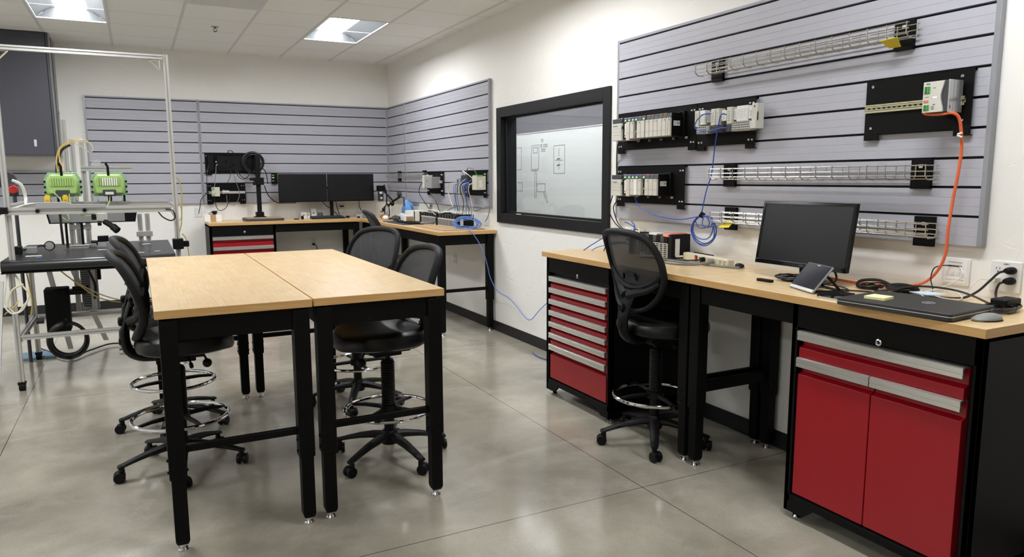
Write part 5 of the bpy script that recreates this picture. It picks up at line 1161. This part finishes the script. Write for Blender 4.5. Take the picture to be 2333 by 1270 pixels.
cable('folded_leads', coil((2.80, 7.42, 1.006), .07, 4, 'z', .012, 8, .7), .006, 'grey_cable', 'folded grey leads in front of the rear controller rack', 'folded leads', n=3)
tag(build(MB().rbox(2.66, 7.85, 1.0, 1.006, .24, .75, .01), 'desk_mat', 'dark_grey'), 'thin dark mat along the front of the side bench', 'desk mat')
tag(build(MB().box(2.62, 2.80, 7.50, 7.95, 1.0065, 1.016), 'notebook', 'black_matte', bev=.002), 'flat black notebook lying on the dark mat', 'notebook')
t = thing('cardboard_box', 'open white carton with a raised flap, left of the rear controller', 'box', (2.97, 8.1, 1.0))
mb = MB().box(2.86, 3.05, 8.02, 8.03, 1.0, 1.12).box(2.86, 3.05, 8.34, 8.35, 1.0, 1.12).box(2.86, 2.87, 8.02, 8.35, 1.0, 1.12).box(3.04, 3.05, 8.02, 8.35, 1.0, 1.12).box(2.86, 3.05, 8.02, 8.35, 1.0, 1.006); build(mb, 'carton', 'white_paper', t)
build(MB().rings([[(3.04, 8.02, 1.12), (3.04, 8.35, 1.12), (3.055, 8.36, 1.20), (3.055, 8.01, 1.20)], [(3.046, 8.02, 1.12), (3.046, 8.35, 1.12), (3.059, 8.36, 1.20), (3.059, 8.01, 1.20)]]), 'flap', 'beige_plastic', t)
t = thing('cardboard_box', 'small low white carton with a brown side in front of the open carton', 'box', (2.79, 8.0, 1.0)); build(MB().box(2.74, 2.84, 7.96, 8.06, 1.0, 1.075), 'carton', 'white_paper', t, bev=.002); build(MB().box(2.745, 2.835, 7.9585, 7.9605, 1.004, 1.06), 'brown_side', 'cardboard', t)
tag(build(MB().box(2.755, 2.80, 8.12, 8.22, 1.0, 1.09), 'cardboard_box', 'white_paper', bev=.002), 'small upright white carton left of the brown sided one', 'box')
mb = MB(); rs = []
for i in range(9):
    q = i/8; z = 1.0+.235*q; r = .10*(math.sin(PI*(.18+.78*q))**.7); rs.append([(2.985+.55*r*math.cos(u)*(1+.25*math.sin(3*u+q*5)), 8.60+1.35*r*math.sin(u)*(1+.22*math.sin(5*u+q*7)), z+.012*math.sin(4*u+q*9)) for u in [2*PI*k/26 for k in range(26)]])
tag(build(mb.rings(rs), 'plastic_bag', 'blue_bag'), 'crumpled light blue plastic bag against the wall on the side bench', 'bag')
# articulated arms and magnifier clutter
t = thing('articulated_arm', 'black jointed camera arm with clamps standing in the bench corner', 'camera arm', (2.78, 8.75, 1.0))
mb = MB().cyl((2.78, 8.75, 1.0), (2.78, 8.75, 1.012), .06, 18); build(mb, 'foot', 'black_plastic', t, bev=.003)
build(MB().tube([(2.78, 8.75, 1.01), (2.80, 8.80, 1.16)], .012, 10), 'lower_link', 'black_plastic', t)
build(MB().tube([(2.80, 8.92, 1.13), (2.82, 8.62, 1.23), (2.84, 8.42, 1.285)], .013, 10), 'middle_link', 'black_plastic', t)
build(MB().tube([(2.80, 8.98, 1.345), (2.82, 8.66, 1.225)], .010, 10), 'upper_link', 'black_plastic', t)
build(MB().tube([(2.84, 8.42, 1.285), (2.85, 8.34, 1.27), (2.85, 8.33, 1.17)], .010, 10).cyl((2.82, 8.47, 1.31), (2.86, 8.47, 1.31), .032, 16), 'elbow', 'dark_grey', t)
for c in ((2.79, 8.95, 1.11), (2.80, 8.82, 1.16), (2.81, 8.66, 1.19), (2.80, 8.90, 1.06)): build(MB().ell(c, .025, .035, .028, 12, 8), 'joint_knob', 'black_plastic', t)
for c in ((2.775, 8.99, 1.08), (2.775, 8.85, 1.14), (2.775, 8.78, 1.06)): build(MB().cyl((c[0]-.02, c[1], c[2]), (c[0]+.02, c[1], c[2]), .012, 10), 'clamp_screw', 'chrome', t)
t = thing('desk_lamp', 'black camera head with white panel beside the right twin monitor', 'camera', (2.80, 9.15, 1.0))
build(MB().box(2.78, 2.86, 9.10, 9.22, 1.335, 1.41), 'head', 'black_plastic', t, bev=.008); build(MB().box(2.79, 2.845, 9.12, 9.20, 1.21, 1.33), 'battery', 'dark_grey', t, bev=.006); build(MB().box(2.785, 2.82, 9.095, 9.10, 1.305, 1.33).box(2.80, 2.825, 9.113, 9.12, 1.24, 1.262), 'white_panel', 'white_plastic', t)
build(MB().tube([(2.86, 9.14, 1.42), (2.88, 9.10, 1.30), (2.87, 9.08, 1.18), (2.84, 9.12, 1.0)], .009, 8), 'bracket', 'black_plastic', t)
bpy.data.objects['desk_lamp'].name = 'video_camera'
t = thing('magnifying_lens', 'round magnifying lens on a thin black ring above the side bench', 'magnifier', (2.76, 8.62, 1.0))
build(MB().tube([(2.72, 8.60+.10*math.cos(a), 1.10+.085*math.sin(a)) for a in [2*PI*k/28 for k in range(28)]], .006, 8, closed=True), 'ring', 'black_plastic', t); build(MB().lathe([(0, .003), (.05, .002), (.08, 0), (.05, -.002), (0, -.003)], (2.72, 8.60, 1.10), 24, 'x'), 'lens', 'clear_plastic', t); build(MB().tube([(2.72, 8.60, 1.015), (2.73, 8.60, 1.004)], .02, 10), 'foot', 'black_plastic', t)
for i, (c, r, m_, nm, lb) in enumerate((((2.62, 8.92, 1.03), (.05, .07, .03), 'copper_brown', 'coil_motor', 'copper brown lump leaning at the corner of the side bench'), ((2.70, 8.62, 1.035), (.05, .09, .035), 'copper_brown', 'leather_pouch', 'brown pouch under the camera arm'),
     ((2.66, 8.48, 1.03), (.04, .05, .03), 'white_plastic', 'white_fitting', 'white rounded fitting right of the brown pouch'), ((2.74, 8.34, 1.03), (.05, .09, .03), 'dark_grey', 'cable_bundle', 'dark grey cable bundle in the middle of the side bench'), ((2.85, 8.22, 1.03), (.04, .08, .03), 'grey_plastic', 'metal_fitting', 'grey fitting behind the dark cable bundle'))):
    mb = MB(); rs = []
    for k2 in range(9):
        q = PI*k2/8; s = max(math.sin(q), .02); rs.append([(c[0]+r[0]*s*math.cos(u)*(1+.18*math.sin(3*u+i)), c[1]+r[1]*s*math.sin(u)*(1+.15*math.cos(4*u+i*2)), c[2]-r[2]*math.cos(q)) for u in [2*PI*k/18 for k in range(18)]])
    tag(build(mb.rings(rs), nm, m_), lb, nm.split('_')[-1])
tag(build(MB().prism([(8.93, 1.0), (9.12, 1.0), (9.06, 1.10)], 'x', 2.55, 2.60), 'angle_bracket', 'grey_plastic', bev=.003), 'grey triangular bracket standing at the bench corner', 'bracket')
for i, (P, lb) in enumerate((([(2.76, 8.30, 1.03), (2.74, 8.18, 1.05), (2.70, 8.05, 1.03), (2.68, 7.98, 1.01)], 'black cable arching over the middle of the side bench'), ([(2.80, 8.55, 1.02), (2.76, 8.40, 1.06), (2.72, 8.25, 1.03), (2.70, 8.15, 1.01), (2.74, 8.05, 1.012)], 'black cable left of the arching one on the side bench'))): cable('bench_cable', P, .006, 'black_cable', lb, 'cable')

# ================================================================ aluminium rig on the left
def profile(mb, p, q, s=.045):
    """slotted aluminium extrusion from p to q, along one axis"""
    p, q = Vector(p), Vector(q); d = (q-p); ax = max(range(3), key=lambda i: abs(d[i])); h = s/2; g = s*.13; dp = s*.30
    sec = [(-h, -h), (-g, -h), (-g, -h+dp), (g, -h+dp), (g, -h), (h, -h), (h, -g), (h-dp, -g), (h-dp, g), (h, g), (h, h), (g, h), (g, h-dp), (-g, h-dp), (-g, h), (-h, h), (-h, g), (-h+dp, g), (-h+dp, -g), (-h, -g)]
    o = [i for i in range(3) if i != ax]
    def P3(c, u, w): v = Vector(c); v[o[0]] += u; v[o[1]] += w; return v
    a = [mb.v(P3(p, u, w)) for u, w in sec]; b = [mb.v(P3(q, u, w)) for u, w in sec]; n = len(sec)
    for i in range(n): mb.face([a[i], a[(i+1) % n], b[(i+1) % n], b[i]])
    mb.face(a[::-1]); mb.face(b); return mb
rig = thing('extrusion_frame', 'tall aluminium extrusion frame around the black inspection table', 'frame', (-.3, 6.7, 0))
def ext(p, q, s=.034, nm='beam'): return build(profile(MB(), p, q, s), nm, 'aluminium', rig, smooth=False)
for x, y, z1 in ((-.818, 6.10, .857), (-.818, 7.12, .857), (.20, 7.12, .857), (.20, 6.10, .857)):
    o = ext((x, y, .06), (x, y, z1), nm='post'); build(MB().cyl((x-.02, y, .03), (x+.02, y, .03), .03, 16).box(x-.025, x+.025, y-.025, y+.025, .045, .065), 'caster', 'black_plastic', o, bev=.003)
ext((-.80, 6.08, .946), (-.80, 6.08, 2.42), nm='post'); ext((.262, 6.12, .06), (.262, 6.12, 2.42), nm='post')
ext((-1.5, 6.09, 2.395), (.24, 6.09, 2.395), nm='top_beam')
for x, s in ((.24, -1), (-.80, 1)): build(MB().tube([(x+s*.02, 6.09, 2.30), (x+s*.09, 6.09, 2.375)], .006, 6).tube([(x+s*.025, 6.09, 2.37), (x+s*.09, 6.09, 2.374)], .004, 6).tube([(x+s*.022, 6.09, 2.30), (x+s*.022, 6.09, 2.375)], .004, 6), 'corner_brace', 'brushed_steel', rig)
ext((-.79, 6.10, .385), (.18, 6.10, .385)); ext((-.79, 7.12, .355), (.18, 7.12, .355))
ext((-.818, 6.14, .36), (-.818, 7.10, .36)); ext((.20, 6.14, .36), (.20, 7.10, .36))
ext((-.80, 6.055, 1.285), (.23, 6.055, 1.285), .05, 'front_rail'); ext((-.62, 6.60, 1.315), (.23, 6.60, 1.315), .036, 'rear_rail')
ext((-.80, 6.08, 1.315), (-.80, 7.0, 1.315)); ext((.262, 6.14, 1.30), (.262, 6.62, 1.30))
build(MB().prism([(-.63, 1.30), (-.63, 1.345), (-.44, 1.345), (-.41, 1.33), (-.20, 1.325), (-.20, 1.30)], 'y', 6.02, 6.07), 'cable_duct', 'enclosure_light', rig, bev=.003)
for x in (-.62, -.335): build(MB().cyl((x, 6.028, 1.285), (x, 6.02, 1.285), .013, 12), 'bolt_head', 'black_plastic', rig)
build(MB().box(-.845, -.79, 6.00, 6.05, 1.27, 1.315), 'corner_connector', 'black_plastic', rig, bev=.004)
build(MB().box(.225, .30, 6.07, 6.16, .97, 1.05).box(.30, .34, 6.09, 6.13, .985, 1.03), 'post_clamp', 'black_plastic', rig, bev=.006)
ext((-.505, 7.22, .946), (-.505, 7.22, 2.0), .038, 'post'); ext((-.455, 7.22, .946), (-.455, 7.22, 1.84), .038, 'post'); ext((-.385, 7.22, .946), (-.385, 7.22, 1.82), .038, 'post')
ext((-.505, 7.22, .37), (-.505, 7.22, .857), .038, 'post'); ext((-.385, 7.22, .37), (-.385, 7.22, .857), .038, 'post')
ext((-.40, 7.19, 1.595), (-.02, 7.19, 1.595), .042, 'cross_beam'); ext((.015, 7.25, .946), (.015, 7.25, 1.20), .038, 'post'); ext((.075, 7.25, .946), (.075, 7.25, 1.20), .038, 'post')
build(MB().box(-.02, .11, 7.20, 7.222, 1.0, 1.045), 'joining_plate', 'aluminium', rig, bev=.002); build(MB().box(-.52, -.36, 7.190, 7.200, 1.08, 1.12), 'joining_plate', 'aluminium', rig, bev=.002)
build(MB().tube([(-.33, 7.18, 1.48), (-.26, 7.18, 1.57)], .007, 6), 'diagonal_brace', 'brushed_steel', rig)
build(MB().box(-.32, -.25, 7.17, 7.18, 1.62, 1.665), 'clear_tab', 'clear_plastic', rig)
for P in (((-.72, 7.30, .80), (-.60, 7.30, .03)), ((-.58, 7.45, .82), (-.33, 7.45, .05)), ((-1.0, 6.9, .70), (-1.02, 6.5, .05))):
    build(MB().rings([[Vector(p)+Vector((dx, dy, 0)) for dx, dy in ((-.02, -.012), (.02, -.012), (.02, .012), (-.02, .012))] for p in P]), 'diagonal_leg', 'aluminium', rig, smooth=False)
# black table top
t = thing('inspection_table_top', 'thick black table top with a rounded front edge on the aluminium frame', 'table top', (-.33, 6.7, .86))
r = .042; P = [(7.44, .865), (7.44, .945), (6.02, .945)] + [(6.02-r*math.sin(a), .903+r*math.cos(a)) for a in [PI*k/10 for k in range(11)]]
mb = MB().prism(P, 'x', -.860, .235); build(mb, 'top', mat('black_belt', (26, 27, 29), .30, bump=.1, bscale=300) and 'black_belt', t)
build(MB().box(-.862, .237, 5.985, 7.445, .858, .866), 'under_trim', 'black_plastic', t)
for x0, lb, off in ((-.612, 'left green floodlight hanging face away above the rig', 0), (-.303, 'right green floodlight on the rig, with a white label', 1)):
    x1 = x0+.245; t = thing('floodlight', lb, 'floodlight', ((x0+x1)/2, 6.5, 1.35)); cx = (x0+x1)/2
    def oct_(y, s, zt=1.555, zb=1.375):
        w = (x1-x0)/2*s; zc = (zt+zb)/2; h = (zt-zb)/2*s; return [(cx-w, y, zc-h*.75), (cx-w*.9, y, zc-h), (cx+w*.9, y, zc-h), (cx+w, y, zc-h*.75), (cx+w, y, zc+h*.45), (cx+w*.82, y, zc+h*.9), (cx+w*.76, y, zc+h), (cx-w*.76, y, zc+h), (cx-w*.82, y, zc+h*.9), (cx-w, y, zc+h*.45)]
    build(MB().rings([oct_(6.53, 1.0), oct_(6.505, 1.0)]), 'guard_frame', 'lamp_lens_green', t, bev=.003)
    build(MB().rings([oct_(6.51, .88), oct_(6.475, .86), oct_(6.44, .74)]), 'housing', 'lamp_green', t, bev=.005)
    for q in range(10): build(MB().box(cx-.075+q*.0155, cx-.066+q*.0155, 6.425, 6.442, 1.455, 1.515), 'cooling_fin', 'white_paper' if off and 1 < q < 9 else 'lamp_green', t, bev=.001)
    for s in (-1, 1):
        for q in range(3): build(MB().box(cx+s*.118-.006, cx+s*.118+.006, 6.495, 6.535, 1.40+.04*q, 1.415+.04*q), 'latch', 'black_plastic', t, bev=.002)
        for q in range(2): build(MB().tube([(cx+s*.082, 6.47, 1.40), (cx+s*.085, 6.46, 1.35), (cx+s*.083, 6.50, 1.335)], .003, 6), 'hinge_wire', 'lamp_lens_green', t) if q == 0 else None
    jb = build(MB().box(cx-.045, cx+.045, 6.415, 6.445, 1.375, 1.425), 'junction_box', 'dark_grey', t, bev=.006)
    if off: build(MB().box(cx-.028, cx+.028, 6.4135, 6.4155, 1.388, 1.408), 'label', 'label_white', jb)
    build(MB().tube([(cx+.0, 6.45, 1.53), (cx+.0, 6.44, 1.60), (cx-.012, 6.45, 1.625)], .009, 8), 'handle', 'black_matte', t); build(MB().box(cx-.015, cx+.012, 6.47, 6.50, 1.335, 1.38).box(cx+(.09 if off else .0), cx+(.105 if off else .012), 6.50, 6.52, 1.33, 1.38), 'mount', 'black_plastic', t)
for x, lb in ((-.59, 'yellow connector under the left corner of the left floodlight'), (-.475, 'yellow connector between the floodlight cables')):
    t = thing('yellow_connector', lb, 'connector', (x, 6.42, 1.335)); build(MB().box(x-.019, x+.019, 6.40, 6.43, 1.335, 1.382).box(x-.013, x+.013, 6.405, 6.425, 1.382, 1.389), 'body', 'yellow_plastic', t, bev=.004); build(MB().box(x-.008, x-.003, 6.398, 6.401, 1.345, 1.352).box(x+.003, x+.008, 6.398, 6.401, 1.345, 1.352), 'pins', 'copper_brown', t)
t = thing('panel_light', 'flat grey light panel in a black frame under the front rail', 'light panel', (-.34, 7.15, 1.13))
build(MB().rings([[(-.66, 7.13, 1.137), (-.02, 7.13, 1.137), (-.02, 7.16, 1.137), (-.66, 7.16, 1.137)], [(-.68, 7.13, 1.24), (-.0, 7.13, 1.24), (-.0, 7.16, 1.24), (-.68, 7.16, 1.24)]]), 'frame', 'black_plastic', t)
build(MB().rings([[(-.647, 7.127, 1.145), (-.10, 7.127, 1.145), (-.10, 7.131, 1.145), (-.647, 7.131, 1.145)], [(-.665, 7.127, 1.236), (-.10, 7.127, 1.236), (-.10, 7.131, 1.236), (-.665, 7.131, 1.236)]]), 'diffuser', 'enclosure_light', t)
for x in (-.545, -.43): build(MB().cyl((x, 7.18, .945), (x, 7.18, 1.15), .010, 8), 'support_rod', 'black_plastic', t)
t = thing('inspection_camera', 'black camera on a silver plate clamped below the front rail', 'camera', (-.24, 6.03, 1.15))
build(MB().box(-.268, -.195, 6.01, 6.03, 1.205, 1.262), 'mount_plate', 'aluminium', t, bev=.003); build(MB().box(-.295, -.265, 6.00, 6.04, 1.215, 1.255).cyl((-.26, 6.0, 1.19), (-.235, 6.0, 1.19), .018, 12), 'clamp', 'black_plastic', t, bev=.003)
build(MB().cyl((-.215, 6.02, 1.20), (-.165, 5.98, 1.165), .020, 14).cyl((-.165, 5.98, 1.165), (-.135, 5.955, 1.135), .026, 16), 'lens_barrel', 'black_plastic', t, bev=.002)
t = thing('smart_sensor', 'black cable fed sensor with a clear cover at the back of the black table', 'sensor', (-.27, 6.95, .945)); build(MB().box(-.31, -.23, 6.93, 6.99, .985, 1.035).cyl((-.36, 6.96, .98), (-.31, 6.96, .98), .02, 12), 'body', 'black_plastic', t, bev=.005); build(MB().box(-.31, -.25, 6.92, 6.95, .945, .985), 'clear_cover', 'clear_plastic', t); build(MB().box(-.37, -.32, 6.90, 6.94, .945, .975), 'bracket', 'enclosure_light', t, bev=.003)
t = thing('metal_rail_piece', 'short silver rail piece near the back edge of the black table', 'rail', (-.43, 6.85, .945)); build(MB().box(-.50, -.37, 6.83, 6.87, .945, .972).box(-.505, -.365, 6.82, 6.88, .968, .974), 'rail', 'aluminium', t, bev=.002)
t = thing('dial_gauge', 'round silver faced gauge on the left of the black table', 'gauge', (-.635, 6.75, .945)); build(MB().cyl((-.635, 6.76, .985), (-.635, 6.73, .985), .038, 24), 'rim', 'black_plastic', t, bev=.004); build(MB().cyl((-.635, 6.731, .985), (-.635, 6.726, .985), .031, 24), 'face', 'brushed_steel', t)
t = thing('cable_connector', 'black clamp block with leads at the left end of the black table', 'clamp', (-.76, 6.55, .945)); build(MB().box(-.835, -.785, 6.45, 6.52, .95, 1.01), 'block', 'black_plastic', t, bev=.006); build(MB().box(-.78, -.70, 6.52, 6.60, .945, .995), 'bracket', 'grey_plastic', t, bev=.004); build(MB().tube(spline([(-.79, 6.5, .98), (-.74, 6.56, .985), (-.69, 6.66, .995), (-.66, 6.74, .985)], 5), .008, 8), 'lead', 'black_cable', t)
for x, y, w, d, a, lb, m_ in ((-.70, 6.32, .10, .045, 0, 'white paper strip on the left of the black table', 'white_paper'), (-.655, 6.20, .04, .02, .1, 'small blue paper scrap in front of the white strip', 'blue_bag'), (-.27, 6.62, .06, .02, .2, 'thin white paper scrap in front of the sensor', 'white_paper'),
                         (.005, 6.22, .045, .02, .1, 'white paper scrap right of the chair backs', 'white_paper'), (.12, 6.28, .04, .02, 0, 'white paper scrap at the right end of the black table', 'white_paper'), (.05, 7.02, .07, .03, .3, 'crumpled white paper at the back right of the black table', 'white_paper'), (-.53, 6.8, .05, .02, .1, 'tiny brown part left of the silver rail piece', 'copper_brown')):
    tag(build(MB().rings([rotpts((x, y), a, [(-w/2, -d/2, z), (w/2, -d/2, z), (w/2, d/2, z), (-w/2, d/2, z)]) for z in (.9455, .948)]), 'paper_scrap' if m_ != 'copper_brown' else 'small_part', m_), lb, 'paper' if m_ != 'copper_brown' else 'part')
# cables around the rig
for i, (P, r, m_, lb) in enumerate((
    ([(-.52, 6.55, 1.56), (-.52, 6.56, 1.66), (-.49, 6.58, 1.75), (-.42, 6.62, 1.80), (-.36, 6.65, 1.815), (-.31, 6.65, 1.80)], .004, 'yellow_cable', 'yellow cable climbing from the left floodlight over the posts'),
    ([(-.47, 6.50, 1.56), (-.50, 6.54, 1.66), (-.49, 6.60, 1.74), (-.41, 6.62, 1.79), (-.33, 6.65, 1.81), (-.29, 6.66, 1.775)], .004, 'yellow_cable', 'second yellow cable following the first over the posts'),
    ([(-.40, 6.60, 1.79), (-.35, 6.6, 1.755), (-.30, 6.6, 1.715), (-.275, 6.6, 1.735), (-.285, 6.6, 1.775), (-.32, 6.62, 1.80)], .003, 'cream_cable', 'cream cable loop drooping right of the posts'),
    ([(-.53, 6.60, 1.0), (-.535, 6.60, 1.3), (-.53, 6.60, 1.58), (-.49, 6.62, 1.72), (-.43, 6.65, 1.77)], .009, 'black_cable', 'thick black cable running up the posts'),
    ([(-.55, 6.43, 1.41), (-.50, 6.30, 1.36), (-.46, 6.20, 1.27), (-.44, 6.10, 1.225), (-.455, 6.05, 1.215), (-.48, 6.06, 1.26), (-.475, 6.12, 1.34)], .004, 'earth_lead', 'yellow green lead looping in front of the rail'),
    ([(-.45, 6.43, 1.40), (-.43, 6.25, 1.31), (-.38, 6.10, 1.255), (-.30, 6.02, 1.245), (-.22, 6.06, 1.28), (-.185, 6.30, 1.33), (-.18, 6.45, 1.38)], .004, 'earth_lead', 'yellow green lead slung between the two floodlights'),
    ([(.27, 6.18, 1.51), (.30, 6.20, 1.50), (.315, 6.2, 1.40), (.31, 6.2, 1.28), (.30, 6.2, 1.16), (.275, 6.2, 1.06), (.265, 6.2, .95)], .004, 'yellow_cable', 'yellow cable hanging down the right tall post'),
    ([(.27, 6.18, 1.47), (.285, 6.2, 1.38), (.305, 6.2, 1.28), (.30, 6.2, 1.20), (.27, 6.2, 1.19), (.24, 6.16, 1.24), (.22, 6.12, 1.28)], .004, 'cream_cable', 'cream cable looping beside the right tall post'),
    ([(.19, 6.03, 1.28), (.235, 6.0, 1.27), (.25, 6.0, 1.22), (.22, 6.0, 1.195), (.17, 6.02, 1.22), (.14, 6.04, 1.26)], .005, 'black_cable', 'black cable loop at the right end of the front rail'),
    ([(.30, 6.2, 1.08), (.325, 6.2, 1.04), (.335, 6.2, .96), (.34, 6.2, .88)], .004, 'yellow_cable', 'short yellow tail right of the tall post clamp'),
    ([(-.55, 6.3, .84), (-.45, 6.6, .68), (-.33, 6.9, .52), (-.15, 7.2, .42), (.10, 7.3, .40)], .005, 'yellow_cable', 'yellow cable slanting under the black table'),
    ([(-.56, 6.35, .84), (-.47, 6.62, .70), (-.30, 6.95, .53), (-.12, 7.22, .43), (.10, 7.35, .41)], .005, 'cream_cable', 'cream cable slanting under the black table'),
    ([(-.79, 6.03, .85), (-.74, 6.0, .76), (-.71, 6.0, .70), (-.75, 6.0, .63), (-.80, 6.0, .58), (-.84, 6.0, .64), (-.81, 6.0, .74), (-.74, 6.0, .78)], .006, 'cream_cable', 'cream cable looped round the left front post'),
    ([(-.83, 6.02, .86), (-.85, 6.0, .74), (-.86, 6.0, .64), (-.82, 5.99, .58), (-.76, 6.0, .60), (-.72, 6.0, .68)], .006, 'white_cable', 'white cable looped round the left front post'),
    ([(-.88, 6.1, .56), (-.84, 6.02, .60), (-.80, 5.99, .63), (-.78, 6.0, .67)], .004, 'yellow_cable', 'yellow cable tied at the left front post'),
    ([(-.76, 6.35, .86), (-.755, 6.4, .72), (-.745, 6.4, .60), (-.76, 6.4, .50)], .005, 'yellow_cable', 'yellow cable hanging behind the left front post'),
    ([(-.64, 6.9, 1.30), (-.72, 6.6, 1.32), (-.80, 6.1, 1.29), (-.90, 6.0, 1.24), (-1.0, 5.95, 1.22)], .009, 'white_cable', 'thick white cable leaving the rail at the left'),
    ([(-.86, 6.9, 1.50), (-.80, 6.9, 1.46), (-.78, 6.9, 1.36), (-.78, 6.8, 1.30)], .012, 'white_cable', 'white hose beside the left tall post'),
    ([(-.15, 7.5, .55), (.0, 7.4, .44), (.15, 7.3, .39)], .005, 'black_cable', 'black cable from the vented box under the black table'),
    ([(-.85, 7.5, .02), (-.60, 7.0, .02), (-.45, 7.2, .02), (-.30, 7.4, .02), (-.15, 7.3, .02), (-.10, 7.1, .02), (-.22, 7.1, .02)], .007, 'black_cable', 'black cable lying on the floor under the rig'),
    ([(-.42, 7.0, .88), (-.40, 7.0, .75), (-.36, 7.0, .62), (-.37, 7.0, .50)], .011, 'black_cable', 'thick black cable hanging under the middle of the black table'))):
    cable('rig_cable', P, r, m_, lb, 'cable')
co = cable('cable_coil', coil((-.545, 6.50, .262), .125, 6, 'y', .02, 6, 1.05), .0075, 'black_cable', 'large coil of black cable hanging on the lower beam of the rig', 'cable coil', n=3)
build(MB().box(-.565, -.545, 6.46, 6.54, .37, .43).box(-.565, -.535, 6.47, 6.53, .120, .14), 'coil_strap', 'black_matte', co)
t = thing('drive_unit', 'black motor box behind the left posts under the black table', 'motor', (-.62, 6.95, .28))
build(MB().box(-.72, -.55, 6.88, 7.05, .26, .62), 'housing', 'black_matte', t, bev=.01); build(MB().box(-.52, -.40, 6.9, 6.94, .60, .625).box(-.55, -.42, 6.9, 7.0, .56, .60), 'shelf_arm', 'black_plastic', t, bev=.003); build(MB().cyl((-.74, 6.93, .36), (-.79, 6.93, .36), .025, 12), 'shaft', 'dark_grey', t)
t = thing('motor_pod', 'black rounded pod at the far left edge of the rig', 'motor', (-1.02, 6.3, .25)); build(MB().ell((-1.02, 6.3, .42), .07, .10, .12, 16, 10), 'pod', 'black_matte', t); build(MB().cyl((-1.02, 6.3, .0), (-1.02, 6.3, .31), .03, 12), 'stem', 'black_plastic', t)
t = thing('vented_box', 'tall grey vented box hanging under the right half of the black table', 'vented box', (-.42, 7.38, .36))
build(MB().box(-.485, -.355, 7.33, 7.43, .36, .859), 'housing', 'enclosure_light', t, bev=.004); mb = MB()
for q in range(22): mb.box(-.475, -.413, 7.327, 7.331, .39+.020*q, .400+.020*q)
build(mb, 'vent_slots', 'dark_grey', t); build(MB().box(-.355, -.327, 7.35, 7.41, .62, .78), 'side_block', 'black_plastic', t, bev=.004)
tag(build(MB().box(-.96, -.70, 7.12, 7.36, .0, .022), 'floor_mat', mat('pale_blue_mat', (128, 160, 184), .6) and 'pale_blue_mat', bev=.006), 'folded pale blue sheet on the floor under the rig', 'folded sheet')
t = thing('emergency_button', 'red mushroom button on a grey post at the far left', 'button', (-.88, 7.0, 1.0)); build(MB().cyl((-.868, 7.02, 1.427), (-.868, 6.985, 1.427), .032, 18), 'button', 'red_plastic', t, bev=.006); build(MB().box(-.90, -.84, 7.02, 7.07, 1.38, 1.47), 'button_box', 'dark_grey', t, bev=.005); build(MB().cyl((-.87, 7.05, .0), (-.87, 7.05, 1.38), .014, 10), 'button_post', 'dark_grey', t)
tag(build(MB().lathe([(0, 0), (.07, .0), (.075, .02), (.05, .06), (0, .075)], (-.95, 7.30, 1.50), 20, 'y'), 'round_cover', 'enclosure_grey'), 'round grey cover behind the red button', 'cover')
# wall cabinet
t = thing('wall_cabinet', 'tall dark grey cabinet hanging on the back wall behind the rig', 'wall cabinet', (-1.25, 9.3, 1.75))
build(MB().box(-1.72, -.695, 9.06, 9.598, 1.752, 3.003), 'carcass', 'enclosure_light', t, bev=.003); build(MB().box(-1.72, -.725, 9.02, 9.058, 1.757, 2.998), 'door', 'enclosure_grey', t, bev=.004)
build(MB().box(-.722, -.70, 9.02, 9.055, 1.757, 2.998), 'door_edge', 'dark_grey', t, bev=.002); build(MB().box(-.6945, -.690, 9.24, 9.255, 1.76, 2.99), 'side_seam', 'slot_black', t)
lk = build(MB().box(-.90, -.875, 9.012, 9.021, 1.845, 1.915), 'latch', 'aluminium', t, bev=.002); build(MB().cyl((-.69, 9.36, 2.22), (-.675, 9.36, 2.22), .012, 12), 'key_lock', 'chrome', t); build(MB().box(-.685, -.682, 9.34, 9.36, 2.14, 2.21).box(-.688, -.685, 9.355, 9.375, 2.15, 2.215), 'keys', 'chrome', t)
for o in [q for q in bpy.data.objects if q.parent is None and q.get('category') in ('cable', 'lead')]: pass
